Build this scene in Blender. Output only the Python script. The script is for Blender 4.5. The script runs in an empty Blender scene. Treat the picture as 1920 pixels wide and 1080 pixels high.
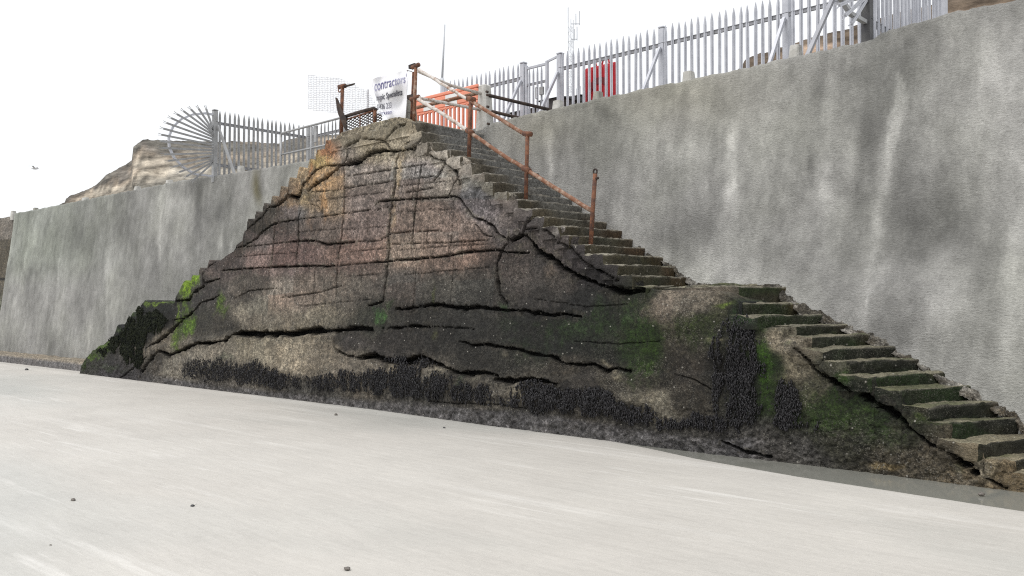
import bpy, math, random
import numpy as np
from mathutils import Vector, Matrix
random.seed(7); rng = np.random.default_rng(7)
SC = bpy.context.scene
COL = SC.collection
R = math.radians
# ------------------------------------------------------------------ camera
CAMZ = 1.65; FPX = 1700.0; YAW = R(43.6); PITCH = math.atan(41/1700)
cam = bpy.data.cameras.new('camera'); cam.sensor_width = 36; cam.lens = 36*FPX/1920
cam.clip_start = 0.1; cam.clip_end = 2000
camo = bpy.data.objects.new('camera', cam); COL.objects.link(camo)
camo.location = (0, 0, CAMZ); camo.rotation_euler = (R(90)+PITCH, 0, YAW)
SC.camera = camo
ROT = np.array(camo.rotation_euler.to_matrix())
CP = np.array([0, 0, CAMZ])

def ray(px, py):
    d = np.stack([(np.asarray(px, float)-960)/FPX, -(np.asarray(py, float)-540)/FPX,
                  -np.ones(np.broadcast(px, py).shape)], -1)
    return d @ ROT.T
def onY(px, py, Y0, b=0.0):          # meet the plane Y = Y0 + b*z
    d = ray(px, py); t = (Y0+b*CAMZ)/(d[..., 1]-b*d[..., 2])
    return CP + d*t[..., None]
def onZ(px, py, z):
    d = ray(px, py); t = (z-CAMZ)/d[..., 2]
    return CP + d*t[..., None]
def at(px, py, dist):
    d = ray(px, py); d = d/np.linalg.norm(d, axis=-1, keepdims=True)
    return CP + d*dist
def toPx(P):
    q = (np.asarray(P, float)-CP) @ ROT
    return 960+FPX*q[..., 0]/-q[..., 2], 540-FPX*q[..., 1]/-q[..., 2]

# ------------------------------------------------------------------ noise
def _h(i, j, k, s):
    n = (i*374761393 + j*668265263 + k*2147483647 + s*1274126177) & 0xffffffff
    n = ((n ^ (n >> 13))*1274126177) & 0xffffffff
    n = ((n ^ (n >> 16))*2246822519) & 0xffffffff
    return ((n ^ (n >> 15)) & 0xffff)/32767.5-1
def vn(P, s=0):
    P = np.asarray(P, float); i = np.floor(P).astype(np.int64); f = P-i; f = f*f*(3-2*f)
    x, y, z = i[..., 0], i[..., 1], i[..., 2]; r = 0
    for a in (0, 1):
        wa = f[..., 0] if a else 1-f[..., 0]
        for b in (0, 1):
            wb = f[..., 1] if b else 1-f[..., 1]
            for c in (0, 1):
                wc = f[..., 2] if c else 1-f[..., 2]
                r = r + wa*wb*wc*_h(x+a, y+b, z+c, s)
    return r
def fbm(P, o=4, s=0):
    P = np.asarray(P, float); r = 0; a = 1.0; t = 0
    for k in range(o):
        r = r + a*vn(P*2**k+k*17.3, s+k); t += a; a *= .5
    return r/t
def sm(x, a, b):
    t = np.clip((x-a)/(b-a), 0, 1); return t*t*(3-2*t)
def lin(c):
    c = np.asarray(c, float)/255
    return np.where(c <= .04045, c/12.92, ((c+.055)/1.055)**2.4)

# ------------------------------------------------------------------ object helpers
def tag(o, label=None, cat=None, group=None, kind=None):
    if label: o['label'] = label
    if cat: o['category'] = cat
    if group: o['group'] = group
    if kind: o['kind'] = kind
    return o
def empty(name, loc, label=None, cat=None, group=None):
    o = bpy.data.objects.new(name, None); o.empty_display_size = .2
    COL.objects.link(o); o.location = loc; return tag(o, label, cat, group)
def mk(name, V, F, mat, parent=None, smooth=False, col=None):
    V = np.asarray(V, float)
    if parent is not None:
        off = np.array(parent.location); p = parent.parent
        while p is not None: off = off+np.array(p.location); p = p.parent
        V = V-off
    me = bpy.data.meshes.new(name)
    F = F if isinstance(F, list) else list(map(tuple, F))
    me.from_pydata([tuple(v) for v in V], [], F)
    if smooth: me.polygons.foreach_set('use_smooth', [True]*len(me.polygons))
    if col is not None:
        a = me.color_attributes.new('Col', 'FLOAT_COLOR', 'POINT')
        a.data.foreach_set('color', np.asarray(col, np.float32).ravel())
    me.materials.append(mat); me.update()
    o = bpy.data.objects.new(name, me); COL.objects.link(o)
    if parent is not None: o.parent = parent
    return o
def grid_faces(nr, nc, off=0, flip=False):
    i = np.arange(nr-1)[:, None]*nc+np.arange(nc-1)[None]+off
    q = np.stack([i, i+1, i+nc+1, i+nc], -1).reshape(-1, 4)
    return q[:, ::-1] if flip else q
class MB:
    def __init__(s): s.v = []; s.f = []; s.n = 0
    def add(s, V, F):
        V = [tuple(map(float, v)) for v in V]; s.v += V
        s.f += [tuple(int(i)+s.n for i in f) for f in F]; s.n += len(V); return s
    def box(s, c, d, bev=0.0):
        c = np.array(c, float); h = np.array(d, float)/2
        b = min(bev, *(h*.9)) if bev else 0
        if not b:
            V = [c+h*np.array(q) for q in ((-1,-1,-1),(1,-1,-1),(1,1,-1),(-1,1,-1),(-1,-1,1),(1,-1,1),(1,1,1),(-1,1,1))]
            return s.add(V, [(3,2,1,0),(4,5,6,7),(0,1,5,4),(1,2,6,5),(2,3,7,6),(3,0,4,7)])
        V = []
        for z, k in ((-h[2], b), (-h[2]+b, 0), (h[2]-b, 0), (h[2], b)):
            x, y = h[0]-k, h[1]-k; e = b
            V += [c+np.array(q) for q in ((-x+e,-y,z),(x-e,-y,z),(x,-y+e,z),(x,y-e,z),(x-e,y,z),(-x+e,y,z),(-x,y-e,z),(-x,-y+e,z))]
        F = [tuple(range(7, -1, -1)), tuple(range(24, 32))]
        for r in range(3):
            for k in range(8): F.append((r*8+k, r*8+(k+1) % 8, r*8+8+(k+1) % 8, r*8+8+k))
        return s.add(V, F)
    def bar(s, p0, p1, w, h, up=(0, 0, 1)):
        p0 = np.array(p0, float); p1 = np.array(p1, float); d = p1-p0; d /= np.linalg.norm(d)
        u = np.array(up, float); a = np.cross(d, u)
        if np.linalg.norm(a) < 1e-4: a = np.cross(d, (1., 0, 0))
        a /= np.linalg.norm(a); u = np.cross(a, d); V = []
        for p in (p0, p1):
            V += [p+a*w/2*x+u*h/2*y for x, y in ((-1,-1),(1,-1),(1,1),(-1,1))]
        return s.add(V, [(3,2,1,0),(4,5,6,7),(0,1,5,4),(1,2,6,5),(2,3,7,6),(3,0,4,7)])
    def tube(s, pts, r, n=10, cap=True, jit=0):
        pts = np.array(pts, float); V = []; m = len(pts)
        rr = np.broadcast_to(np.asarray(r, float), (m,))
        t0 = pts[1]-pts[0]; t0 /= np.linalg.norm(t0)
        a = np.cross(t0, (0, 0, 1.)) if abs(t0[2]) < .95 else np.cross(t0, (1., 0, 0))
        a /= np.linalg.norm(a)
        for i in range(m):
            t = pts[min(i+1, m-1)]-pts[max(i-1, 0)]; t /= np.linalg.norm(t)
            a = a-t*np.dot(a, t); a /= np.linalg.norm(a); b = np.cross(t, a)
            for k in range(n):
                q = 2*math.pi*k/n
                V.append(pts[i]+(a*math.cos(q)+b*math.sin(q))*rr[i]*(1+jit*random.uniform(-1, 1)))
        F = [(i*n+k, i*n+(k+1) % n, i*n+n+(k+1) % n, i*n+n+k) for i in range(m-1) for k in range(n)]
        if cap: F += [tuple(range(n-1, -1, -1)), tuple(range((m-1)*n, m*n))]
        return s.add(V, F)
    def build(s, name, mat, parent=None, smooth=False): return mk(name, s.v, s.f, mat, parent, smooth)

# ------------------------------------------------------------------ materials
def newmat(name):
    m = bpy.data.materials.new(name); m.use_nodes = True; nt = m.node_tree; nt.nodes.clear()
    out = nt.nodes.new('ShaderNodeOutputMaterial'); b = nt.nodes.new('ShaderNodeBsdfPrincipled')
    nt.links.new(b.outputs[0], out.inputs[0]); return m, nt, b
class NT:
    def __init__(s, nt): s.nt = nt
    def n(s, t, **k):
        o = s.nt.nodes.new(t)
        for a, v in k.items(): setattr(o, a, v)
        return o
    def l(s, a, b): s.nt.links.new(a, b)
    def pos(s, scale=(1, 1, 1)):
        g = s.n('ShaderNodeNewGeometry'); m = s.n('ShaderNodeMapping'); m.inputs['Scale'].default_value = scale
        s.l(g.outputs['Position'], m.inputs['Vector']); return m.outputs[0]
    def noise(s, vec, scale, detail=4, rough=.55, dist=0):
        o = s.n('ShaderNodeTexNoise'); o.inputs['Scale'].default_value = scale; o.inputs['Detail'].default_value = detail
        o.inputs['Roughness'].default_value = rough; o.inputs['Distortion'].default_value = dist
        s.l(vec, o.inputs['Vector']); return o.outputs['Fac']
    def vor(s, vec, scale, out='Distance'):
        o = s.n('ShaderNodeTexVoronoi'); o.inputs['Scale'].default_value = scale; s.l(vec, o.inputs['Vector']); return o.outputs[out]
    def rng(s, v, a, b, c=0., d=1.):
        o = s.n('ShaderNodeMapRange'); s.l(v, o.inputs[0])
        for i, q in enumerate((a, b, c, d)): o.inputs[i+1].default_value = q
        return o.outputs[0]
    def math(s, op, a, b=None):
        o = s.n('ShaderNodeMath', operation=op)
        for i, q in enumerate((a, b)):
            if q is None: continue
            if isinstance(q, (int, float)): o.inputs[i].default_value = q
            else: s.l(q, o.inputs[i])
        return o.outputs[0]
    def mix(s, f, a, b, blend='MIX'):
        o = s.n('ShaderNodeMix', data_type='RGBA', blend_type=blend)
        for i, q in ((0, f), (6, a), (7, b)):
            if isinstance(q, (int, float)): o.inputs[i].default_value = q
            elif isinstance(q, (tuple, list, np.ndarray)): o.inputs[i].default_value = (*[float(x) for x in q][:3], 1)
            else: s.l(q, o.inputs[i])
        return o.outputs[2]
    def bump(s, h, strength, dist, prev=None):
        o = s.n('ShaderNodeBump'); o.inputs['Strength'].default_value = strength; o.inputs['Distance'].default_value = dist
        s.l(h, o.inputs['Height'])
        if prev is not None: s.l(prev, o.inputs['Normal'])
        return o.outputs[0]
def gray(v): return (v, v, v)

def mat_stone(name='weathered_concrete', q=1.):       # vertex colour carries algae, stains, worn zones and painted riser shade; alpha = barnacle cover
    m, nt, b = newmat(name); N = NT(nt)
    at_ = N.n('ShaderNodeAttribute', attribute_name='Col'); c = at_.outputs['Color']; bar = at_.outputs['Alpha']
    p = N.pos()
    n1 = N.noise(p, 9, 6, .68); n2 = N.noise(p, 55, 4, .75); ns = N.noise(N.pos((9, 9, 1.2)), 1.3, 4, .6)
    c = N.mix(1., c, N.rng(n1, .3, .7, 1-0.50*q, 1+0.42*q), 'MULTIPLY')
    c = N.mix(1., c, N.rng(n2, .32, .68, 1-0.50*q, 1+0.45*q), 'MULTIPLY')
    c = N.mix(1., c, N.rng(ns, .3, .7, .97, 1.03), 'MULTIPLY')
    pa = N.noise(p, 3.2, 9, .72); c = N.mix(1., c, N.rng(pa, .47, .53, 1-0.14*q, 1+0.12*q), 'MULTIPLY')
    pb = N.noise(N.pos((1, 1, 1)), 12, 8, .75); c = N.mix(1., c, N.rng(pb, .44, .56, 1-0.28*q, 1+0.24*q), 'MULTIPLY')
    gr = N.noise(p, 21, 2, .5); c = N.mix(1., c, N.rng(gr, .4, .6, 1-.2*q, 1+.22*q), 'MULTIPLY'); g3 = N.noise(p, 36, 2, .6); c = N.mix(1., c, N.rng(g3, .4, .6, 1-.16*q, 1+.18*q), 'MULTIPLY')
    sp_ = N.n('ShaderNodeTexVoronoi'); sp_.inputs['Scale'].default_value = 13; N.l(p, sp_.inputs['Vector']); ss = N.n('ShaderNodeSeparateColor'); N.l(sp_.outputs['Color'], ss.inputs[0])
    c = N.mix(N.math('MULTIPLY', N.rng(sp_.outputs['Distance'], .16, .08), N.rng(ss.outputs[0], .7, .8, 0, .7)), c, (.55, .53, .47))
    dr = N.noise(N.pos((7, 7, .45)), 1.6, 8, .7, .4); c = N.mix(1., c, N.rng(dr, .54, .64, 1.0, .88), 'MULTIPLY')
    warm = N.noise(p, 2.2, 3, .5)
    c = N.mix(N.rng(warm, .45, .7, 0, .35), c, N.mix(1., c, (1.06, .97, .9), 'MULTIPLY'))
    # shells: pale dots where barnacles grow
    v = N.vor(p, 58); vc = N.n('ShaderNodeTexVoronoi'); vc.inputs['Scale'].default_value = 58; N.l(p, vc.inputs['Vector'])
    sep = N.n('ShaderNodeSeparateColor'); N.l(vc.outputs['Color'], sep.inputs[0])
    dot = N.math('MULTIPLY', N.rng(v, .55, .3), N.rng(sep.outputs[0], .4, .7))
    dot = N.math('MULTIPLY', dot, N.math('MULTIPLY', bar, N.rng(N.noise(p, 5, 3), .38, .6)))
    c = N.mix(N.math('MULTIPLY', dot, .62), c, (.46, .43, .36))
    pit = N.math('MULTIPLY', N.rng(N.vor(p, 24), .36, .14), N.rng(N.noise(p, 3.5, 3), .5, .62))
    c = N.mix(N.math('MULTIPLY', pit, .75), c, (.03, .028, .025))
    N.l(c, b.inputs['Base Color'])
    b.inputs['Specular IOR Level'].default_value = .3
    N.l(N.rng(n1, .3, .7, .65, .92), b.inputs['Roughness'])
    h = N.math('ADD', N.math('MULTIPLY', N.math('ADD', n2, gr), .6), N.math('MULTIPLY', N.math('ADD', n1, N.math('MULTIPLY', dot, .5)), 1.0))
    N.l(N.bump(h, 1., .05), b.inputs['Normal']); return m
def mat_wall():
    m, nt, b = newmat('sprayed_concrete'); N = NT(nt)
    c = N.n('ShaderNodeAttribute', attribute_name='Col').outputs['Color']; p = N.pos()
    pst = N.pos((1.5, 1.5, 3.5))
    n1 = N.noise(p, 1.1, 5, .6, .3); n2 = N.noise(pst, 16, 5, .7); n3 = N.noise(p, 110, 3, .6)
    st = N.noise(N.pos((3.2, 3.2, .3)), 1., 6, .6, .6)
    c = N.mix(1., c, N.rng(n1, .3, .7, .86, 1.14), 'MULTIPLY')
    c = N.mix(1., c, N.rng(n2, .3, .7, .84, 1.16), 'MULTIPLY')
    c = N.mix(1., c, N.rng(n3, .3, .7, .88, 1.12), 'MULTIPLY')
    c = N.mix(1., c, N.rng(st, .3, .72, .92, 1.09), 'MULTIPLY')
    pa = N.noise(N.pos((1, 1, .7)), 1.7, 10, .68, .4); c = N.mix(1., c, N.rng(pa, .44, .56, .94, 1.06), 'MULTIPLY')
    pb = N.noise(N.pos((1, 1, .6)), 6, 9, .72); c = N.mix(1., c, N.rng(pb, .4, .6, .88, 1.12), 'MULTIPLY')
    dr = N.noise(N.pos((5, 5, .22)), 1.5, 9, .68, .3); c = N.mix(1., c, N.rng(dr, .52, .62, 1., 1.08), 'MULTIPLY')
    spk = N.rng(N.vor(p, 26), .2, .08); c = N.mix(N.math('MULTIPLY', spk, N.rng(N.noise(p, 2.5, 4), .5, .65, 0, .55)), c, (.06, .058, .053))
    tint = N.noise(p, .6, 2); c = N.mix(N.rng(tint, .4, .65), c, N.mix(1., c, (.99, 1.0, .965), 'MULTIPLY'))
    N.l(c, b.inputs['Base Color']); b.inputs['Roughness'].default_value = .85; b.inputs['Specular IOR Level'].default_value = .25
    h = N.math('ADD', N.math('MULTIPLY', n2, 1.), N.math('MULTIPLY', n3, .35))
    N.l(N.bump(h, .6, .045), b.inputs['Normal']); return m
def mat_sand():
    m, nt, b = newmat('wet_sand'); N = NT(nt); p = N.pos()
    base = N.mix(N.rng(N.noise(p, .3, 4, .5), .35, .65), (.482, .461, .424), (.52, .5, .462))
    wet = N.rng(N.noise(N.pos((.35, .9, 1)), .3, 3, .5), .5, .68); base = N.mix(N.math('MULTIPLY', wet, .6), base, (.41, .42, .395))
    # combed pale drift lines running along the beach
    ps = N.pos((.14, 2.0, 1)); warp = N.noise(N.pos((.25, .4, 1)), .9, 2, .4)
    for sc_, thr, a in ((.8, .57, .4), (1.9, .585, .5), (4.6, .6, .4)):
        w = N.n('ShaderNodeTexNoise'); w.inputs['Scale'].default_value = sc_; w.inputs['Detail'].default_value = 4; w.inputs['Roughness'].default_value = .62; w.inputs['Distortion'].default_value = .25
        N.l(ps, w.inputs['Vector']); k = N.rng(w.outputs['Fac'], thr, thr+.1)
        base = N.mix(N.math('MULTIPLY', N.math('MULTIPLY', k, N.rng(warp, .42, .6)), a), base, (.7, .685, .65))
    g = N.noise(p, 150, 2, .6); base = N.mix(1., base, N.rng(g, .3, .7, .91, 1.09), 'MULTIPLY'); gb = N.noise(N.pos((1, 1.6, 1)), 1.1, 6, .65); base = N.mix(1., base, N.rng(gb, .3, .7, .94, 1.06), 'MULTIPLY')
    g2 = N.noise(p, 14, 5, .7); base = N.mix(1., base, N.rng(g2, .3, .7, .96, 1.04), 'MULTIPLY')
    N.l(base, b.inputs['Base Color']); N.l(N.rng(wet, 0, 1, .6, .36), b.inputs['Roughness']); b.inputs['Specular IOR Level'].default_value = .35
    h = N.math('ADD', N.math('MULTIPLY', N.noise(N.pos((.7, 3, 1)), 3, 4, .5), 1.), N.math('MULTIPLY', g2, .15))
    N.l(N.bump(h, .35, .03), b.inputs['Normal']); return m
def mat_simple(name, c1, c2=None, scale=8, rough=.6, metal=0, bump=0, spec=.5, detail=4, lo=.4, hi=.6, stretch=(1, 1, 1)):
    m, nt, b = newmat(name); N = NT(nt); c2 = c2 or tuple(x*.8 for x in c1)
    n = N.noise(N.pos(stretch), scale, detail, .6)
    N.l(N.mix(N.rng(n, lo, hi), c1, c2), b.inputs['Base Color']); b.inputs['Roughness'].default_value = rough
    b.inputs['Metallic'].default_value = metal; b.inputs['Specular IOR Level'].default_value = spec
    if bump: N.l(N.bump(N.noise(N.pos(), scale*3, 4, .6), bump, .01), b.inputs['Normal'])
    return m
def mat_vcol(name, rough=.9, amp=.3, scale=6, sc3=(1, 1, 1)):
    m, nt, b = newmat(name); N = NT(nt); c = N.n('ShaderNodeAttribute', attribute_name='Col').outputs['Color']
    n = N.noise(N.pos(sc3), scale, 8, .78); N.l(N.mix(1., c, N.rng(n, .32, .68, 1-amp, 1+amp), 'MULTIPLY'), b.inputs['Base Color'])
    b.inputs['Roughness'].default_value = rough; b.inputs['Specular IOR Level'].default_value = .2
    N.l(N.bump(n, .8, .2), b.inputs['Normal']); return m
def mat_water():
    m, nt, b = newmat('still_water'); N = NT(nt)
    b.inputs['Base Color'].default_value = (.22, .22, .195, 1); b.inputs['Roughness'].default_value = .06; b.inputs['IOR'].default_value = 1.33
    N.l(N.bump(N.noise(N.pos((1, 2.5, 1)), 5, 3), .06, .02), b.inputs['Normal']); return m

STONE = mat_stone(); STEPS = mat_stone('worn_step_concrete', .5); WALL = mat_wall(); SAND = mat_sand(); WATER = mat_water()
RUST = mat_simple('rusty_steel', (.2, .085, .045), (.085, .042, .03), 14, .85, 0, .7)
FLAKE = mat_simple('flaking_paint_on_rust', (.6, .56, .52), (.3, .17, .11), 12, .75, 0, .7, lo=.5, hi=.68)
FLAKE2 = mat_simple('mostly_rusted_paint', (.42, .33, .26), (.2, .09, .05), 12, .8, 0, .7, lo=.3, hi=.52)
DKSTEEL = mat_simple('dark_weathered_steel', (.04, .033, .031), (.075, .055, .045), 12, .75, 0, .4, spec=.15)
GALV = mat_simple('galvanised_steel', (.52, .53, .57), (.44, .45, .49), 5, .5, .25)
GALVD = mat_simple('weathered_galvanised_steel', (.36, .365, .37), (.29, .29, .29), 5, .55, .25)
GALVB = mat_simple('dark_rail_steel', (.24, .245, .26), (.3, .3, .32), 6, .55, .2)
BLACKST = mat_simple('black_coated_steel', (.045, .045, .05), (.07, .07, .07), 6, .6, 0)
ORANGE = mat_simple('orange_plastic', (.82, .31, .2), (.76, .27, .17), 3, .5)
REDP = mat_simple('red_plastic', (.55, .02, .03), (.47, .02, .03), 3, .45)
DKRED = mat_simple('dark_red_print', (.2, .006, .012), None, 3, .5)
WHITEP = mat_simple('white_reflective', (.78, .78, .76), (.7, .7, .69), 6, .5)
BANNER = mat_simple('white_banner_fabric', (.8, .8, .82), (.76, .76, .8), 3, .7)
INK1 = mat_simple('violet_ink', (.08, .075, .2), (.4, .4, .52), 2.2, .7, lo=.42, hi=.62)  # inks: paler second tone puts washed-out overexposure into the colour
INK2 = mat_simple('dark_ink', (.06, .06, .08), (.22, .22, .26), 3, .7)
CONC = mat_simple('pale_concrete', (.36, .35, .31), (.27, .26, .23), 7, .9, 0, .6)
CONCL = mat_simple('bleached_concrete', (.55, .54, .51), (.42, .41, .38), 9, .9, 0, .6)
NETM = mat_simple('pale_wire', (.62, .62, .64), (.55, .55, .58), 4, .6)
MAST = mat_simple('mast_steel', (.55, .57, .6), (.45, .47, .5), 4, .6)
DARKWALL = mat_simple('dark_timber', (.075, .062, .058), (.05, .045, .045), 3, .85, stretch=(6, 6, 1))
DARKROOF = mat_simple('dark_felt', (.06, .06, .065), None, 3, .9)
GRASS = mat_simple('promenade_surface', (.3, .29, .27), (.24, .23, .21), .8, .9)
MUSSEL = mat_simple('mussel_shell', (.009, .009, .011), (.022, .02, .022), 30, .34, 0, .3, spec=.45)
WEED = mat_simple('dark_seaweed', (.009, .011, .009), (.022, .026, .014), 12, .7, 0, .4, spec=.15)
PEB = mat_simple('brown_pebble', (.1, .09, .08), (.18, .16, .14), 40, .6, 0, .4)
PEBB = mat_simple('black_pebble', (.02, .02, .022), (.05, .05, .05), 40, .4, 0, .3)
PEBW = mat_simple('white_shell', (.6, .58, .55), (.5, .48, .45), 40, .5)
LAND = mat_vcol('cliff_earth', .95, .75, .55, (1, 1, 3.))

# ------------------------------------------------------------------ soft blobs given on the photo's plane of a surface
def blob(px, py, cx, cy, rx, ry):
    d = ((px-cx)/rx)**2+((py-cy)/ry)**2
    return np.exp(-d*1.4)

# ------------------------------------------------------------------ SEA WALL
WY0, WB = 10.25, 0.12
wall_top_px = [(-260,455),(0,405),(60,395),(140,379),(250,357),(330,341),(372,334),(400,331),(480,318),(560,305),(640,290),(760,266),(905,238),(960,222),(1030,206),(1120,186),(1160,178),
               (1290,150),(1385,130),(1500,104),(1560,92),(1610,80),(1636,74),(1652,62),(1668,57),(1700,48),(1780,25),(1880,6),(1930,-6),(2150,-60)]
_wt = np.array([onY(np.array(a), np.array(b), WY0, WB) for a, b in wall_top_px])
def wall_ztop(X): return np.interp(X, _wt[:, 0], _wt[:, 2])
def wall_Y(z): return WY0+WB*z
def wall_off(X, z): return -.27*sm(np.asarray(X, float), -7.2, -4.8)*sm(np.asarray(z, float), 2.9, 1.4)
XL = float(onY(np.array(27.), np.array(402.), WY0, WB)[0])   # end of the sprayed face
def wall_disp(P):
    d = .03*fbm(P*np.array([.7, .7, .7]), 3, 5)+.014*fbm(P*np.array([3, 3, 4.]), 3, 9)
    return d
def wall_col(P):
    px, py = toPx(P); n = len(P)
    v = np.full(n, 0.)
    v += np.interp(px, [0, 250, 500, 900, 1150, 1400, 1700, 1920], [140, 136, 140, 144, 148, 146, 140, 152])
    xz = np.stack([P[:, 0], np.zeros(n), P[:, 2]], 1)
    v += 16*fbm(xz*np.array([1.6, 1, .4]), 4, 21)+9*fbm(xz*np.array([5, 1, .6]), 3, 31)+17*fbm(xz*1.0, 4, 41)
    wx = 13*fbm(xz*np.array([1.4, 1, 1.1]), 4, 77); wy = 34*fbm(xz*np.array([1.4, 1, 1.1]), 4, 78)
    X, Y = px+wx, py+wy
    L = [(1375,275,12,45,34),(1373,365,16,55,34),(1355,420,22,30,16),(1310,285,34,28,26),(1290,180,20,60,8),(1030,275,9,60,28),(1032,320,6,40,22),(1545,375,26,52,36),(1652,385,14,70,30),(1670,300,14,70,24),
         (1668,320,12,50,22),(1560,150,18,20,20),(1770,560,55,75,22),(1830,260,70,90,18),(1870,110,70,100,18),(1730,230,40,80,14),(1905,480,18,90,28),(1905,640,20,60,22),
         (1180,360,50,60,10),(1140,470,60,40,12),(1260,520,60,30,14),(1340,490,60,40,14),(1600,300,12,60,22),(1740,720,60,60,16),(1640,560,25,70,14),(1505,430,18,60,12),
         (330,380,32,45,20),(300,430,10,70,20),(345,470,9,60,18),(215,540,30,70,14),(120,570,22,90,14),(70,450,16,70,16),(205,490,12,30,26),(160,600,12,80,14),(270,500,9,80,16),(40,600,20,70,10),(480,390,34,45,12),(415,445,6,30,26),(437,452,5,24,24),(500,340,40,25,10),(260,620,16,60,10)]
    D = [(1132,215,22,20,26),(1540,170,16,34,30),(1590,140,60,35,16),(1630,240,22,65,30),(1612,350,22,45,24),(1655,230,20,50,14),(1745,395,105,60,22),(1730,470,40,60,20),(1800,420,60,60,14),(1250,430,60,35,20),(1330,415,40,30,14),
         (1520,300,9,50,24),(1480,500,50,60,12),(1610,470,22,60,16),(1400,180,60,40,6),(1700,130,30,60,12),(1760,330,60,30,8),(1560,480,40,50,8),(1250,200,60,30,6),(1860,500,30,40,12),
         (372,375,11,55,30),(345,345,30,14,14),(150,440,70,45,16),(240,440,40,60,12),(430,375,16,60,16),(485,352,7,34,26),(300,520,22,50,10),(150,560,7,70,14),(60,505,60,10,16),(260,395,30,20,12),(90,640,12,60,12),(415,395,10,80,10),(530,370,8,70,12),(1045,250,14,40,6)]
    for cx, cy, rx, ry, a in L: v += a*1.05*blob(X, Y, cx, cy, rx, ry)
    for cx, cy, rx, ry, a in D: v -= a*1.12*blob(X, Y, cx, cy, rx, ry)
    for cx, cy, rx, ry, a in ((1665,165,2.2,45,22),(1640,560,2.2,60,22),(1755,645,2.2,28,20),(1625,330,2.5,70,16),(1312,470,2.5,50,14),(1700,520,2.5,70,14),(1560,640,2.5,40,16),(1850,260,3,90,12),(1230,260,2.5,60,10),(1100,260,2.5,60,10),(200,560,2,60,16),(300,470,2,70,14),(415,450,2,30,20),(110,500,2,70,12)): v += a*blob(px+3*fbm(xz*3, 2, 79), py, cx, cy, rx, ry)
    wg = np.interp(py, [130, 170, 205, 240, 290, 330], [1684, 1703, 1702, 1690, 1676, 1668])-px; wl = px-np.interp(py, [130, 170, 200, 215, 260, 330], [1680, 1679, 1676, 1668, 1662, 1655])
    e = 4*fbm(xz*9, 3, 80); v += 34*sm(wg+e, -2, 3)*sm(wl+e, -2, 3)*sm(py, 126, 140)*sm(py, 330, 255)
    # pale splash of salt and mortar beside the lower steps
    sx = np.array([1150, 1250, 1330, 1450, 1560, 1700, 1800, 1900]); sy = np.array([395, 480, 515, 530, 590, 665, 720, 775])
    dd = np.interp(px, sx, sy)-py
    v += np.where((px > 1150), 14*np.exp(-np.clip(dd, 0, 999)/26), 0)
    v = np.clip(v, 70, 215)
    c = np.stack([v*1.002, v*.996, v*.974], 1)
    k = (blob(px, py, 1250, 170, 200, 80)+blob(px, py, 1000, 240, 80, 60))[:, None]*.5    # slightly ochre render
    c = c*(1-k)+c*np.array([1.02, 1.0, .93])*k
    k = blob(X, Y, 482, 352, 7, 40)[:, None]*.8; c = c*(1-k)+np.array([96, 90, 66])*k
    k = (sm(px, 300, 60)*sm(py, 560, 470))[:, None]*.5; c = c*(1-k)+c*np.array([.95, 1., .95])*k
    return np.concatenate([lin(c)*1.0, np.ones((n, 1))], 1)
def build_wall(name, X0, X1, dx, yoff, mat, parent, colf, nz, foot=-.2):
    xs = np.arange(X0, X1+dx/2, dx); nc = len(xs); zt = wall_ztop(xs)+.012*vn(np.stack([xs*7, xs*0, xs*0], 1), 3)+.01*vn(np.stack([xs*22, xs*0, xs*0], 1), 4)
    t = np.linspace(0, 1, nz)[:, None]; Z = foot+(zt[None]-foot)*t; X = np.broadcast_to(xs, Z.shape)
    Y = wall_Y(Z)+yoff; P = np.stack([X, Y, Z], -1).reshape(-1, 3); C = colf(P)
    P[:, 1] += wall_disp(P)+wall_off(P[:, 0], P[:, 2])
    top = P[-nc:].copy(); rows = [P]
    for k, (dy, dz) in enumerate(((.03, .012), (.25, .012), (.7, 0), (.9, -.6))):
        q = top.copy(); q[:, 1] += dy; q[:, 2] += dz; rows.append(q)
    V = np.concatenate(rows); C = np.concatenate([C]+[C[-nc:]]*4)
    F = grid_faces(nz+4, nc)
    return mk(name, V, F, mat, parent, True, C)
sw = empty('sea_wall', (-12, WY0, 0), 'long grey sprayed concrete sea wall with pale and dark run-off streaks behind the stairs', 'sea wall')
build_wall('wall_face', XL, 2.5, .04, 0, WALL, sw, wall_col, 130)
# return at the left end of the sprayed face
zz = np.linspace(-.2, float(wall_ztop(np.array(XL)))-.01, 40); V = []
for z in zz:
    V += [(XL, wall_Y(z)+float(wall_disp(np.array([[XL, wall_Y(z), z]]))[0]), z), (XL+.002, wall_Y(z)+.5, z)]
mk('wall_end', V, grid_faces(40, 2), CONC, sw)
# footing along the base
xs = np.arange(-46, -22.0, .12); prof = [(-.55, -.2), (-.55, .16), (-.5, .235), (-.4, .25), (.1, .27)]
V = []; C = []
for dy, z in prof:
    q = np.stack([xs, WY0+dy+0*xs, z+0*xs], 1); q[:, 1] += .04*fbm(q*2, 3, 5); q[:, 2] += (.03*fbm(q*2.5, 3, 8) if z > 0 else 0); V.append(q)
    C.append(np.tile(np.append(lin((112, 110, 110) if z < .2 else (150, 140, 124)), .6), (len(xs), 1)))
mk('footing', np.concatenate(V), grid_faces(len(prof), len(xs)), STONE, sw, True, np.concatenate(C))
def old_col(P):
    n = len(P); v = fbm(P*np.array([1., 1, 4]), 4, 3)[:, None]; z = P[:, 2:3]
    c = np.array([92, 86, 74])+v*26
    c = np.where(z > 4.2, np.array([118, 112, 104])+v*14, c)
    g = sm(z, 2.6, 1.8); c = c*(1-g)+(np.array([104, 106, 92])+v*18)*g
    c = np.where(np.abs(z-2.75) < .05, c*.3, c)
    return np.concatenate([lin(np.clip(c, 15, 200)), np.full((n, 1), .2)], 1)
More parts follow.
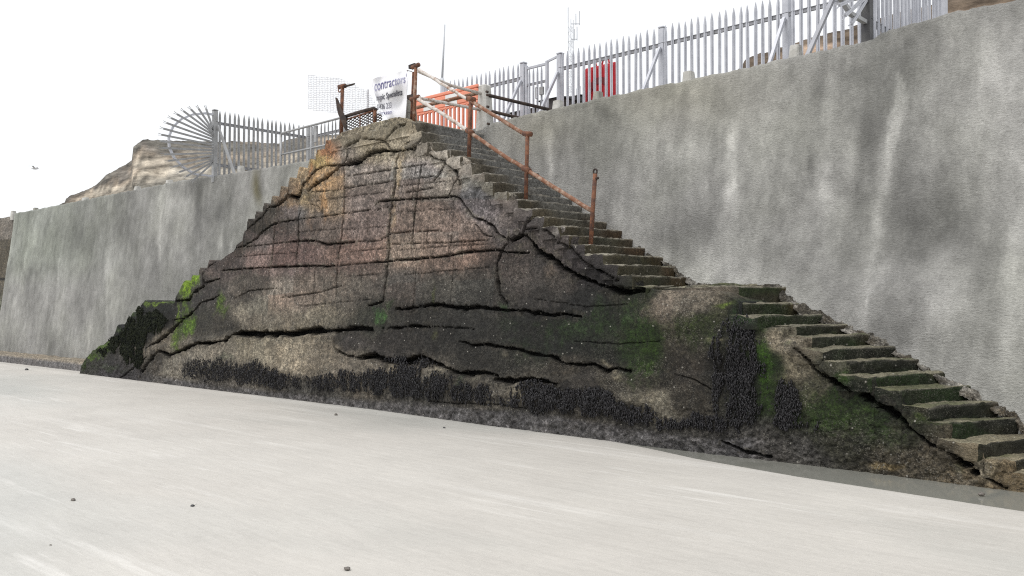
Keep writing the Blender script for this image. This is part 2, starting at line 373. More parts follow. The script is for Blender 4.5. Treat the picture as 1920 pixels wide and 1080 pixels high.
ow = build_wall('old_sea_wall', -75, XL+.3, .08, .32, STONE, None, old_col, 110)
tag(ow, 'older brown stained wall at the far left end beyond the grey sprayed wall', 'sea wall')

# ------------------------------------------------------------------ STAIRCASE: front wall
FY = 9.28
stair = empty('sea_stairs', (-12, FY, 0), 'ruined concrete double flight of steps with cracked mossy front wall standing on the sand', 'staircase')
noses_px = [(775,226),(790,245),(806,262),(842,277),(868,291),(887,306),(910,323),(929,340),(953,357),(973,372),(998,388),(1022,404),(1053,421),(1075,439),(1100,456),(1136,475),(1162,495),(1187,516),
            (1215,534),None,(1384,568),(1430,590),(1470,610),(1511,630),(1550,653),(1596,676),(1643,701),(1693,729),(1745,760),(1787,790),(1848,827),(1905,860),(1975,893)]
noses = []
for q in noses_px:
    if q is None: noses.append((-5.5, 1.93)); continue
    p = onY(np.array(q[0]*1.), np.array(q[1]*1.), FY); noses.append((float(p[0]), float(p[2])))
for i in range(1, len(noses)):      # treads always fall and noses always advance
    noses[i] = (max(noses[i][0], noses[i-1][0]+.1), min(noses[i][1], noses[i-1][1]-.04) if i != 19 else noses[i][1])
left_px = [(158,716),(159,686),(167,677),(180,661),(189,651),(200,640),(215,627),(221,616),(236,615),(237,606),(246,595),(256,584),(265,582),(266,571),(271,567),(315,567),(316,565),(326,565),(328,561),(330,552),
           (344,530),(357,529),(358,519),(372,517),(373,505),(387,502),(391,491),(407,489),(422,480),(439,467),(442,459),(454,447),(457,435),(463,429),(464,417),(477,413),(478,401),(492,398),(493,385),(507,382),(508,371),
           (521,367),(525,353),(539,351),(541,336),(554,333),(560,317),(577,313),(580,300),(591,298),(594,284),(609,278),(610,265),(628,262),(630,256),(641,247),(669,239),(700,231),(739,220),(758,222),(768,227)]
lp = np.array([onY(np.array(a*1.), np.array(b*1.), FY) for a, b in left_px])
ox = list(lp[:, 0]); oz = list(lp[:, 2])
for i, (x, z) in enumerate(noses):
    if x <= ox[-1]: continue
    zz_ = z-.035
    ox += [x-.012, x]; oz += [zz_, (noses[i+1][1]-.035) if i+1 < len(noses) else 0]
ox.append(ox[-1]+.6); oz.append(.0)
ox = np.maximum.accumulate(np.array(ox)+np.arange(len(ox))*1e-5); oz = np.array(oz)
# bulging shoulder below the half landing
def z_outline(X):
    z = np.interp(X, ox, oz)
    b = onY(np.array([1205., 1235, 1290, 1350, 1384]), np.array([545., 543, 546, 549, 566]), FY)
    m = (X > b[0, 0]) & (X < b[-1, 0]); return np.where(m, np.interp(X, b[:, 0], b[:, 2]), z)
cracks = []  # (half width m, depth m, pixel polyline)
def ck(w, d, *p): cracks.append((w, d, np.array(p, float)))
B, M_, T_ = (.031, .20), (.0155, .1), (.0095, .04); V_ = (.013, .07)
ck(*M_, (441,465),(456,462),(477,450),(493,434),(514,419),(560,411)); ck(*T_, (560,411),(606,406),(645,400),(685,395),(714,391),(742,386))
ck(*M_, (464,430),(483,413),(495,403),(504,388),(516,387),(533,376)); ck(*B, (516,387),(533,376),(543,367),(560,370),(565,359),(570,345)); ck(*M_, (565,359),(570,345),(581,334),(591,320),(610,311),(641,309))
ck(*B, (577,357),(589,347),(606,337),(625,323),(641,311),(660,307),(677,301),(689,290),(706,284),(735,282),(741,283),(760,281),(777,277)); ck(*M_, (777,277),(787,267),(791,258),(800,262))
ck(*M_, (645,309),(652,292),(650,285),(652,275),(664,267),(680,258),(680,250)); ck(*M_, (683,259),(702,261),(722,265),(727,258),(739,244),(747,237),(763,232)); ck(*M_, (722,265),(733,281)); ck(*T_, (747,279),(756,271),(770,265),(775,258))
ck(.02,.11, (747,287),(744,300),(743,311),(741,349),(734,384),(729,426),(727,447),(729,472),(726,488),(722,530),(719,565))
ck(*V_, (645,310),(645,338),(645,392),(641,442),(633,488),(630,560)); ck(*V_, (565,392),(560,411),(560,453),(554,484)); ck(*T_, (581,382),(595,386),(606,401)); ck(*V_, (516,420),(514,457),(508,500)); ck(*V_, (790,310),(775,420),(770,470))
ck(*T_, (584,360),(629,357),(645,353),(672,349),(710,343),(741,338)); ck(*T_, (650,330),(697,324),(733,318),(800,308)); ck(*T_, (767,336),(812,330),(825,335)); ck(*T_, (760,362),(812,352))
ck(*T_, (462,463),(516,457),(547,453)); ck(*M_, (547,453),(589,451),(610,458),(641,456),(668,453)); ck(*T_, (668,453),(710,452),(733,438),(773,434),(817,432),(830,434))
ck(*M_, (417,507),(490,502),(565,499),(627,499)); ck(*T_, (627,499),(672,495),(756,488)); ck(*M_, (700,492),(762,487),(835,480),(877,473),(935,468),(954,474),(992,474))
ck(*M_, (704,384),(712,377),(742,375),(783,373),(825,370),(850,368),(862,372)); ck(*T_, (730,458),(825,455),(871,453),(917,449)); ck(*T_, (862,330),(850,345),(840,368)); ck(*M_, (800,290),(830,300),(855,322),(862,345))
ck(*M_, (838,300),(828,318),(815,338)); ck(*M_, (862,372),(867,380),(883,405),(904,413),(923,424),(933,438),(948,447)); ck(.05,.3, (952,450),(960,452),(972,444),(979,440)); ck(*M_, (979,438),(985,424),(992,413),(1000,406),(1010,402))
ck(.032,.2, (985,442),(998,455),(1008,472),(1025,478),(1042,488),(1062,505),(1087,520),(1120,531),(1150,541)); ck(.045,.25, (1150,541),(1170,546),(1195,546),(1217,542))
ck(*M_, (985,431),(1008,429),(1031,432),(1042,445),(1064,459),(1081,474),(1105,492),(1120,505),(1140,515),(1165,527)); ck(.024,.14, (950,458),(942,467),(933,488),(931,504),(934,530),(937,552),(952,567)); ck(*T_, (890,420),(905,440),(930,446))
ck(.058,.3, (430,637),(445,626),(490,627),(545,625),(620,620),(642,620)); ck(.045,.26, (307,657),(325,666),(352,655),(377,643),(405,643),(430,637)); ck(.03,.2, (642,620),(675,614),(700,617))
ck(*M_, (222,719),(240,703),(257,690),(285,668)); ck(.05,.25, (272,698),(290,676),(305,660)); ck(.034,.2, (285,652),(305,640),(322,625),(335,610),(347,597),(362,587)); ck(*M_, (362,587),(377,567),(402,560),(412,553)); ck(*M_, (345,597),(327,600))
ck(.028,.18, (381,510),(381,537),(365,547),(355,562),(330,564)); ck(*M_, (380,532),(412,522)); ck(*M_, (391,500),(403,492))
ck(*M_, (690,574),(720,566)); ck(.024,.16, (745,580),(785,577),(810,571),(847,574),(872,579),(895,574),(920,580),(947,582),(985,581)); ck(.022,.14, (985,581),(997,587),(1035,591),(1060,589),(1092,594))
ck(.022,.14, (720,616),(750,615),(785,611),(810,612)); ck(*T_, (810,612),(860,615),(893,616)); ck(.02,.13, (865,640),(890,647),(917,645),(947,652),(975,655),(1005,664),(1035,668),(1065,682),(1120,684),(1142,695),(1162,690),(1187,696))
ck(*M_, (632,640),(635,655),(660,667),(680,671)); ck(.045,.26, (680,671),(710,666),(735,676),(767,680),(792,668),(822,682)); ck(.026,.18, (822,682),(855,695),(872,700),(915,700),(940,706)); ck(.034,.2, (935,711),(955,715),(985,712),(1035,716),(1055,718))
ck(*T_, (785,750),(860,755),(947,757),(1000,765)); ck(*M_, (1360,825),(1400,845),(1450,855)); ck(*T_, (520,560),(600,548),(640,536)); ck(*T_, (440,560),(470,545),(520,540))
ck(.022,.14, (1500,653),(1507,662),(1517,675),(1528,690),(1543,703)); ck(.036,.22, (1543,703),(1563,711),(1585,721),(1600,730)); ck(.04,.22, (1620,738),(1641,750),(1663,770),(1690,783),(1711,804)); ck(*M_, (1711,804),(1746,834),(1765,838),(1786,845)); ck(.032,.2, (1786,845),(1797,855),(1807,866),(1825,868)); ck(*M_, (1854,896),(1875,907),(1890,914))
for h_ in (((584,378),(640,370),(720,360)),((735,350),(800,343),(850,338)),((745,398),(820,392),(868,393)),((648,430),(726,424)),((645,472),(728,466)),((735,470),(830,462),(925,456)),((760,515),(850,507),(930,500)),((640,520),(722,512)),((560,435),(640,428)),((440,482),(514,476),(560,474)),((780,300),(775,366)),((850,376),(846,450),(838,478)),((690,392),(688,452)),((602,360),(606,400)),((800,430),(797,480)),((880,455),(884,470)),((680,500),(676,560)),((780,495),(776,570)),((850,485),(845,572)),((590,500),(586,570)),((560,575),(640,566),(700,562)),((650,300),(700,292),(742,290)),((1005,560),(1100,575),(1180,570)),((1080,640),(1160,645),(1240,640))): ck(.0075, .02, *h_)
ck(.05,.3, (1829,884),(1834,884)); ck(*T_, (1270,700),(1310,712),(1340,730))
def crack_field(P, scale=1.):
    n = len(P); dep = np.zeros(n); near = np.zeros(n); global LINE; LINE = np.zeros(n)
    j = np.stack([P[:, 0], P[:, 1]*0, P[:, 2]], 1)
    ja = fbm(j*8, 4, 50); jb = vn(j*38, 51); jc = fbm(j*8, 4, 60); jd = vn(j*38, 61); ju = P[:, 0]; jv = P[:, 2]
    wn = np.clip(1+1.0*fbm(j*6, 3, 70), .25, 2)
    for w, d, pl in cracks:
        q = onY(pl[:, 0], pl[:, 1], FY)[:, [0, 2]]
        lo = q.min(0)-.25; hi = q.max(0)+.25
        idx = np.nonzero((ju > lo[0]) & (ju < hi[0]) & (jv > lo[1]) & (jv < hi[1]))[0]
        if not len(idx): continue
        js = .4+.6*sm(np.array(w), .012, .03); u = ju[idx]+js*(.026*ja[idx]+.014*jb[idx]); v = jv[idx]+js*(.026*jc[idx]+.014*jd[idx]); best = np.full(len(idx), 9.); tt = np.zeros(len(idx)); L = len(q)-1
        for k in range(L):
            a, b = q[k], q[k+1]; ab = b-a; l2 = ab@ab+1e-9
            t = np.clip(((u-a[0])*ab[0]+(v-a[1])*ab[1])/l2, 0, 1)
            dd = np.hypot(u-a[0]-t*ab[0], v-a[1]-t*ab[1]); m = dd < best; best = np.where(m, dd, best); tt = np.where(m, (k+t)/L, tt)
        ww = w*wn[idx]*(.55+.45*np.sin(np.pi*np.clip(tt, .05, .95)))
        f = sm(best, ww*1.15, ww*.6)*d; LINE[idx] = np.maximum(LINE[idx], sm(best, ww*1.5+.004, ww*.5)*(.3+.6*sm(fbm(j[idx]*7, 3, 75), -.35, .15)))
        dep[idx] = np.maximum(dep[idx], f); near[idx] = np.maximum(near[idx], np.exp(-(best/(w*2.6+.01))**2)*min(1, d/.14))
    return dep, near
# surface colour of the stair masonry at points of the photo: (px, py, r, g, b, barnacle)
CPTS = np.array([(700,240,132,124,106,0),(650,258,122,114,98,0),(745,236,118,110,92,0),(700,275,176,164,140,0),(755,262,168,157,136,0),(640,285,140,132,122,0),(620,285,160,116,82,0),(600,300,160,138,92,0),(665,320,152,144,137,0),(700,340,142,134,127,0),
 (800,320,132,124,120,0),(835,345,146,138,128,.1),(790,280,138,130,118,.1),(830,300,150,143,132,.1),(610,335,168,140,104,0),(580,330,140,122,96,0),(570,370,138,120,92,0),(540,365,112,98,80,0),(520,395,84,77,68,0),(545,395,106,101,99,0),(480,425,80,72,62,0),(455,455,78,70,62,0),
 (600,380,140,120,98,0),(600,425,107,97,90,0),(690,420,108,98,93,0),(690,375,122,114,109,0),(800,400,112,102,94,.1),(860,430,114,102,94,.15),(890,370,107,102,102,0),(900,395,106,101,102,0),(950,410,103,98,95,0),(970,425,98,93,92,0),(930,350,118,110,98,0),
 (850,470,122,105,94,.1),(760,470,124,107,94,.1),(660,475,120,102,93,.1),(560,475,112,95,90,.1),(490,485,118,100,94,.1),(430,497,98,87,82,0),(480,445,108,95,90,0),(460,540,104,96,87,.5),(560,550,114,104,94,.6),(650,550,104,97,88,.5),(750,535,98,92,86,.5),(840,540,90,86,79,.5),(900,550,80,76,70,.4),(980,510,82,76,72,.4),
 (470,590,128,120,106,.9),(600,597,122,115,100,.9),(400,560,74,69,65,.1),(345,575,72,70,66,0),(390,600,70,68,60,.2),(365,560,72,70,68,0),(420,610,84,79,70,.5),(300,585,36,38,33,0),(250,620,34,37,31,0),(280,620,36,37,32,.1),(310,645,112,104,90,.6),(295,655,108,100,88,.5),(300,680,96,90,82,.3),(245,705,86,83,84,0),(200,703,86,83,84,0),(180,690,70,70,62,0),
 (340,690,128,122,110,.9),(420,665,132,124,110,1),(480,645,138,130,112,1),(560,655,138,128,110,1),(620,660,130,120,104,1),(680,690,112,104,92,1),(660,645,74,69,65,.2),(740,645,68,64,60,.1),(800,640,64,61,57,.1),(880,620,58,57,53,.1),(1000,620,50,50,46,.1),(1050,640,48,50,45,.1),(800,595,62,60,55,.1),(700,600,70,70,60,.2),(950,680,66,64,57,.3),
 (900,665,58,56,51,.2),(1020,545,66,63,60,.2),(1000,480,88,82,78,.2),(1050,520,84,77,71,.3),(1100,560,52,52,50,.1),(1030,455,102,94,90,.1),(1075,490,80,74,74,.1),(1110,515,70,66,66,0),(1130,600,45,47,40,.1),(1080,630,46,48,42,.1),(1200,560,60,64,46,.1),(1250,580,112,102,90,.9),(1300,575,108,100,88,.9),(1275,640,86,80,68,.7),(1340,600,70,72,50,.3),
 (1210,640,50,58,30,0),(1150,660,48,50,42,.2),(1240,700,66,62,52,.4),(1300,700,72,66,58,.5),(1290,745,78,72,62,.5),(1350,700,58,56,50,.2),(1390,700,40,40,40,.1),(1440,680,45,62,28,0),(1440,740,46,64,26,0),(1400,600,36,44,31,0),(1490,640,122,114,98,.9),(1505,690,116,109,92,.9),(1530,735,100,98,76,.8),(1560,765,50,58,32,.1),
 (1560,690,96,96,76,.6),(1600,740,40,47,33,.1),(1650,790,40,46,33,.1),(1600,800,68,70,54,.4),(1700,820,74,74,57,.4),(1750,862,106,97,80,.7),(1680,868,104,96,80,.8),(1810,885,112,100,80,.7),(1560,820,76,76,62,.4),(1500,850,94,91,87,.4),(1400,825,92,89,85,.5),(1300,825,90,87,82,.7),(1200,805,88,85,80,.8),(1000,778,98,94,88,1),(800,762,96,93,88,1),(600,747,98,95,90,1),(420,722,104,99,92,1),
 (1100,715,68,63,57,.3),(1000,735,112,106,95,1),(960,735,112,106,95,1),(1060,700,84,78,68,.6),(880,720,92,86,76,.7),(800,700,104,98,88,.9),(1240,765,112,106,92,1),(1150,705,92,86,74,.8),(1840,870,140,128,104,.6),(1890,890,120,105,80,.4)], float)
_d = CPTS[:, 2:5].mean(1) < 96; CPTS[_d, 2:5] *= .76
MUSSEL_BAND = [(375,690,28,18,.7),(420,694,40,22,.95),(480,700,42,22,1),(525,713,34,18,.9),(580,718,32,14,.5),(625,718,34,18,.7),(665,716,30,20,.8),(720,714,34,26,.9),(772,714,44,32,1),(828,724,34,28,.95),(880,738,30,20,.65),(925,740,24,20,.55),
    (975,746,26,16,.5),(1025,748,40,26,.95),(1075,748,44,28,1),(1125,756,36,28,.95),(1170,768,28,22,.65),(1210,776,34,20,.8),(1250,790,22,14,.5),(1300,794,30,10,.35),(745,674,18,8,.5),(800,682,20,10,.6),(1000,724,26,9,.5)]
MUSSEL_COL = [(1390,690,26,70,.85),(1394,765,30,42,.9),(1386,705,50,105,.38),(1340,790,50,16,.5),(1398,612,16,28,.7),(1400,640,22,30,.6)]
MUSSEL_SPOT = [(1480,755,25,42,.75),(1472,790,24,14,.5),(1520,795,22,12,.35)]
WEED_TOE = [(246,612,10,16,.8),(262,590,8,14,.8),(205,658,12,8,.6),(272,622,16,34,1),(290,606,28,20,.9),(252,650,18,32,.9),(240,640,12,24,.7),(268,668,14,20,.6),(218,648,12,14,.6)]
MOSS_ = [(1560,775,100,45,(46,66,24),.8),(1300,625,64,38,(48,64,26),.7),(1205,650,40,85,(44,66,24),.8),(1650,800,80,38,(46,64,26),.7),(1080,612,80,30,(42,60,30),.7),(1140,600,40,45,(40,58,28),.7),(1480,600,40,30,(42,54,32),.5),(1000,650,70,34,(42,54,34),.55),(880,640,60,30,(46,52,38),.3),(200,652,14,14,(74,96,34),.9),(182,668,12,8,(80,104,34),.9),(228,618,8,8,(60,80,34),.8),(250,590,8,8,(56,74,34),.7),(352,538,22,28,(112,142,32),1.),(367,525,16,18,(108,138,32),1.),(340,552,12,14,(80,100,36),.8),(338,585,6,22,(92,112,38),.9),(352,580,6,30,(86,108,38),.8),(356,612,16,26,(78,104,32),1.),(335,638,12,28,(84,106,32),1.),(345,630,10,22,(60,74,36),.7),(418,575,9,26,(74,94,32),.9),(715,592,18,16,(58,92,44),.8),(735,575,12,8,(56,84,40),.6),(818,555,4,26,(72,80,32),.7),(818,625,8,14,(72,74,36),.6),
        (1190,590,16,45,(44,66,32),.8),(1215,660,16,55,(50,70,24),.9),(1205,620,25,30,(46,64,30),.7),(1320,600,40,20,(56,68,32),.6),(1440,690,18,80,(50,76,22),.95),(1400,590,36,16,(44,66,36),.8),(1360,572,20,5,(84,100,40),.9),(295,572,24,5,(92,112,40),.9),(190,662,24,10,(62,78,32),.8),(215,690,40,8,(52,66,34),.6),(165,683,8,8,(60,80,30),.8),
        (1560,765,55,35,(48,66,28),.8),(1590,715,18,14,(58,84,30),.9),(1620,800,40,15,(52,64,34),.6),(1745,790,50,10,(60,74,32),.8),(940,575,14,8,(50,80,40),.7),(955,602,40,22,(44,58,36),.5),(1070,605,25,18,(46,64,34),.5),(1128,580,6,30,(46,60,34),.6),(1010,600,10,10,(50,66,36),.5),(1480,640,12,8,(70,88,40),.6),(1120,640,30,20,(42,52,36),.5),(960,640,20,16,(48,62,40),.4),(872,712,10,20,(44,62,40),.6),(430,672,18,10,(60,76,48),.6),(410,690,22,14,(58,66,50),.5),(1465,730,10,60,(52,70,28),.6)]
MOSS = [(a, b, c_, d_, tuple(np.array(q)*(.92 if sum(q) < 190 else 1.05)), e_) for a, b, c_, d_, q, e_ in MOSS_]
STAIN = [(612,280,8,34,(164,116,84),.7),(598,300,6,24,(168,146,98),.7),(585,318,7,18,(160,112,72),.8),(613,365,7,45,(190,150,106),.85),(598,345,10,22,(178,142,96),.6),(578,425,14,35,(132,106,84),.5),(745,330,7,50,(188,164,124),.7),(738,400,6,45,(176,154,122),.55),(757,300,9,25,(170,150,120),.5),(760,285,12,10,(176,160,126),.6),(836,340,10,30,(166,158,146),.7),(690,320,16,14,(168,158,150),.5),(580,345,8,10,(150,116,70),.7),
         (560,380,8,14,(140,112,72),.4),(730,455,6,10,(176,160,130),.6),(1052,436,6,10,(186,180,172),.8),(1022,470,6,12,(140,124,96),.5),(1030,500,10,30,(122,108,94),.5),(640,535,20,30,(118,98,84),.4),(1140,685,14,12,(140,132,112),.7),(1165,702,20,10,(146,138,118),.7),(1245,745,22,18,(140,134,118),.7),(985,735,18,18,(150,142,124),.8),(830,700,16,16,(158,150,130),.8),(745,690,14,14,(138,128,108),.7),(900,705,14,10,(140,134,116),.6),(1035,725,14,8,(140,134,116),.6),(950,660,6,16,(120,112,96),.5),
         (1350,632,26,6,(132,126,102),.7),(1385,645,10,8,(126,120,104),.6),(1480,620,12,12,(120,114,98),.7),(1660,868,50,6,(150,132,96),.7),(1800,870,12,10,(150,146,116),.7),(1190,575,8,8,(110,92,80),.5)]
def stair_col(P):
    px, py = toPx(np.stack([P[:, 0], np.full(len(P), FY), P[:, 2]], 1))
    n = len(P); j = np.stack([P[:, 0], np.zeros(n), P[:, 2]], 1)
    X = px+13*fbm(j*np.array([2.2, 1, 2.2]), 3, 90)+6*fbm(j*9, 2, 93); Y = py+12*fbm(j*np.array([2.2, 1, 2.2]), 3, 91)+6*fbm(j*9, 2, 94)
    acc = np.zeros((n, 4)); ws = np.zeros(n)
    cl = np.concatenate([lin(CPTS[:, 2:5]), CPTS[:, 5:6]], 1)
    for i in range(len(CPTS)):
        d2 = ((X-CPTS[i, 0])*.9)**2+((Y-CPTS[i, 1])*1.25)**2
        w = 1/(d2+150)**2.6; ws += w; acc += w[:, None]*cl[i]
    c = acc/ws[:, None]
    # run-off streaks
    s = fbm(j*np.array([6.5, 1, .35]), 4, 33); c[:, :3] *= (1+.15*s)[:, None]/1.08
    s2 = fbm(j*np.array([1.5, 1, 1.5]), 4, 35); c[:, :3] *= (1+.34*s2)[:, None]
    # pour bands of the formwork
    zb = P[:, 2]/.27+.15*fbm(j*.8, 2, 36)+P[:, 0]*.012; k = np.floor(zb).astype(np.int64)
    c[:, :3] *= (1+.13*_h(k, k*0, np.floor(P[:, 0]/2.3+.37*k).astype(np.int64), 5)*sm(py, 640, 560))[:, None]
    rows_ = [((441,470),(560,413),(641,402),(742,387),(862,373),(1000,372)), ((440,480),(547,454),(641,456),(733,438),(830,434),(960,428)), ((400,510),(565,500),(756,489),(935,469),(1010,470)), ((400,565),(640,540),(760,530),(930,522),(1100,530)), ((570,360),(645,355),(741,338),(860,330))]
    jit = 3*fbm(j*5, 3, 38); ri = sum((py+jit > np.interp(px, [q[0] for q in r_], [q[1] for q in r_])).astype(np.int64) for r_ in rows_)
    ci = np.searchsorted(np.array([460, 514, 560, 642, 728, 790, 862, 935, 1010]), px+jit+((py-400)*.06))
    tone = _h(ri, ci, ri*0, 71); hue = _h(ri, ci, ri*0, 72); pm_ = (sm(py, 600, 575)*sm(px, 430, 460)*sm(px, 1020, 960)*sm(py, np.interp(px, [400, 560, 700, 900], [430, 330, 285, 330]), np.interp(px, [400, 560, 700, 900], [445, 345, 300, 345])))
    c[:, :3] *= (1+.2*tone*pm_)[:, None]; c[:, :3] *= 1+(hue*pm_)[:, None]*np.array([.06, -.02, -.05])
    seam = sm(np.abs(zb-k-.5), .47, .5)*sm(py, 600, 520)*sm(fbm(j*1.7, 2, 37), -.1, .3); c[:, :3] *= (1-.5*seam)[:, None]
    def lay(L, c):
        for cx, cy, rx, ry, cc, a in L:
            b = blob(X, Y, cx, cy, rx, ry)*a; m = b > .02
            if not m.any(): continue
            k = sm(b[m]+.9*np.sqrt(b[m])*(.6*fbm(j[m]*np.array([7, 1, 2.5]), 4, 44)+.5*fbm(j[m]*24, 3, 45)), .05, .75)[:, None]*a*.9
            c[m, :3] = c[m, :3]*(1-k)+lin(cc)*k
        return c
    c[:, :3] *= (1.13+.24*sm(py, 610, 520)*sm(px, 1150, 1000))[:, None]; c[:, :3] = c[:, :3]*.92+c[:, :3].mean(1, keepdims=True)*.08
    lowb = sm(py-np.interp(px, [250, 420, 620, 800, 1000, 1200, 1330], [690, 716, 738, 752, 765, 798, 815]), 0, 12)*sm(px, 260, 330)*sm(px, 1480, 1380)
    cob = fbm(j*np.array([14, 1, 22]), 3, 39)
    c[:, :3] = c[:, :3]*(1-lowb)[:, None]+(lin((94, 92, 92))*(1+.9*cob)[:, None].clip(.25, 2))*lowb[:, None]; c[:, 3] = c[:, 3]*(1-.6*lowb)
    spat = np.zeros(n)
    for cx, cy, rx, ry, a in MUSSEL_BAND+MUSSEL_COL+MUSSEL_SPOT+WEED_TOE: spat = np.maximum(spat, a*sm(np.hypot((X-cx)/(rx*1.15), (Y-cy)/(ry*1.2)), 1.2, .3))
    spat = np.clip(spat*.75+.9*fbm(j*np.array([13, 1, 2.6]), 4, 47), 0, 1)*sm(spat, 0, .2)*.85; c[:, :3] = c[:, :3]*(1-spat)[:, None]+lin((27, 26, 25))*spat[:, None]; c[:, 3] *= 1-.7*spat
    c = lay(STAIN, c); c = lay(MOSS, c); c = np.clip(c, .006, 1.)
    return c
def stair_disp(P):
    px, py = toPx(np.stack([P[:, 0], np.full(len(P), FY), P[:, 2]], 1)); n = len(P)
    j = np.stack([P[:, 0], np.zeros(n), P[:, 2]], 1)
    d = -.022*fbm(j*.8, 3, 11)-.009*fbm(j*4, 3, 12)-.006*fbm(j*16, 2, 13)
    low = sm(py, np.interp(px, [300, 430, 640, 800, 930, 1190, 1350], [640, 615, 618, 680, 705, 690, 690])+4, np.interp(px, [300, 430, 640, 800, 930, 1190, 1350], [640, 615, 618, 680, 705, 690, 690])+14)
    d -= .05*low*sm(px, 1500, 1300)
    rough = np.clip(sm(P[:, 2], .75, .3), 0, 1); d -= rough*(.022*fbm(j*11, 3, 14)+.02*fbm(j*26, 2, 15))
    d -= .12*blob(px, py, 1275, 590, 85, 50)+.1*blob(px, py, 1360, 650, 50, 40)+.1*blob(px, py, 1490, 650, 30, 30)+.09*blob(px, py, 295, 620, 40, 50)
    d += .03*blob(px, py, 920, 390, 50, 40)
    band = sm(np.abs(py-np.interp(px, [360, 800, 1250], [695, 715, 765])), 40, 5)*sm(px, 340, 420)*sm(px, 1260, 1180)
    d -= band*.03*(1+fbm(j*9, 3, 19))
    d -= .05*sm(P[:, 2], 2.5, .2)
    return d
pxs = np.concatenate([np.arange(158.2, 900, 1.15), np.arange(900, 1945, 1.45)])
xs = onY(pxs, np.full(len(pxs), 581.), FY)[:, 0]
ex = np.concatenate([ox-.003, ox+.003]); xs = np.unique(np.concatenate([xs, ex[(ex > xs[0]) & (ex < xs[-1])]])); xs = np.concatenate([[xs[0]-.01], xs]); nc = len(xs)
zt = z_outline(xs); zsm = np.array([z_outline(xs+d_) for d_ in np.linspace(-.45, .45, 31)]).mean(0); zt = zt+.65*(zt-zsm)*sm(xs, lp[-8, 0], lp[-14, 0])*sm(xs, lp[0, 0], lp[0, 0]+.5); jx = np.stack([xs, xs*0, zt], 1); zt = zt+.018*fbm(jx*6, 3, 2)+.01*fbm(jx*25, 2, 3)+.09*fbm(jx*np.array([9, 1, 0]), 3, 23)*sm(xs, -20.3, -20.9)*sm(zt, .2, .5); zt = np.maximum(zt, .05)
NR = 250; t = np.linspace(0, 1, NR)[:, None]; Z = -.15+(zt[None]+.15)*t; X = np.broadcast_to(xs, Z.shape)
P = np.stack([X, np.full(Z.shape, FY), Z], -1).reshape(-1, 3)
C = stair_col(P); dep, near = crack_field(P)
C[:, :3] *= (1-.25*near)[:, None]*(1-.62*LINE)[:, None]; C[:, 3] *= (1-near)
k = sm(dep, .03, .13)[:, None]; C[:, :3] = C[:, :3]*(1-k)+np.array([.012, .011, .01])*k
edge = ((near > .25) & (dep < .01)) & (fbm(P*9, 2, 88) > .1); C[edge, :3] = C[edge, :3]*.5+np.array([.16, .145, .115])*.5*np.clip(C[edge, :3].mean(1)/.12, .3, 1.3)[:, None]
P[:, 1] += stair_disp(P)+dep-.02*sm(near, .12, .6)*(dep < .02)*fbm(P*19, 3, 120)
topz = np.linspace(0, 1, NR); rnd = np.where((t > .985), .02, 0)+0*X; P[:, 1] += rnd.ravel()
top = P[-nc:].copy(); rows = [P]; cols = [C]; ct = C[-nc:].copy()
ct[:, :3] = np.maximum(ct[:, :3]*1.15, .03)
for dy in (.03, .12, .35, .8, 1.6):
    q = top.copy(); q[:, 1] = FY+dy+.02*fbm(q*5, 2, 6); q[:, 2] += .012*fbm(q*9, 2, 7)+(.006 if dy < .5 else 0); rows.append(q); cols.append(ct)
V = np.concatenate(rows); CC = np.concatenate(cols)
# left end cap
F = list(map(tuple, grid_faces(NR+5, nc)))
mk('front_wall', V, F, STONE, stair, True, CC)

# ------------------------------------------------------------------ steps
def rbox(x0, x1, y0, y1, z0, z1, r, s=.025, skew=0., amp=.012, seed=1, faces='txy'):
    """three visible faces of a worn block, rounded on its outer edges"""
    def lin_(a, b): return np.linspace(a, b, max(3, int(abs(b-a)/s)+1))
    X, Y, Zz = lin_(x0, x1), lin_(y0, y1), lin_(z0, z1); V = []; F = []; K = []; off = 0
    def put(A, nr, ncol, flip, kind):
        nonlocal off
        V.append(A.reshape(-1, 3)); F.append(grid_faces(nr, ncol, off, flip)); K.append(np.full(nr*ncol, kind)); off += nr*ncol
    if 't' in faces:
        A = np.stack(np.meshgrid(X, Y, [z1], indexing='ij'), -1)[:, :, 0]; put(A, len(X), len(Y), True, 0)
    if 'x' in faces:
        A = np.stack(np.meshgrid([x1], Y, Zz, indexing='ij'), -1)[0]; put(A, len(Y), len(Zz), False, 1)
    if 'y' in faces:
        A = np.stack(np.meshgrid(X, [y0], Zz, indexing='ij'), -1)[:, 0]; put(A, len(X), len(Zz), False, 2)
    if 'l' in faces:
        A = np.stack(np.meshgrid([x0], Y, Zz, indexing='ij'), -1)[0]; put(A, len(Y), len(Zz), True, 1)
    V = np.concatenate(V); F = np.concatenate(F); K = np.concatenate(K)
    lo = np.array([x0-(9 if 'l' not in faces else -r), y0+r, z0-9]); hi = np.array([x1-r, y1+9, z1-r])
    q = np.clip(V, lo, hi); d = V-q; L = np.linalg.norm(d, axis=1, keepdims=True)
    V = np.where(L > 1e-6, q+d/np.maximum(L, 1e-6)*np.minimum(L, r), V)
    w = V.copy(); w[:, 0] += seed*3.1
    nrm = np.where(L > 1e-6, d/np.maximum(L, 1e-6), 0)
    a = amp*(1.5*fbm(w*5, 3, 100)+.8*fbm(w*18, 2, 101)); V = V+nrm*a[:, None]
    V[:, 1] = np.where(V[:, 1] > y1-.01, y1, V[:, 1])
    V[:, 0] += skew*(V[:, 1]-FY)
    return V, F, K
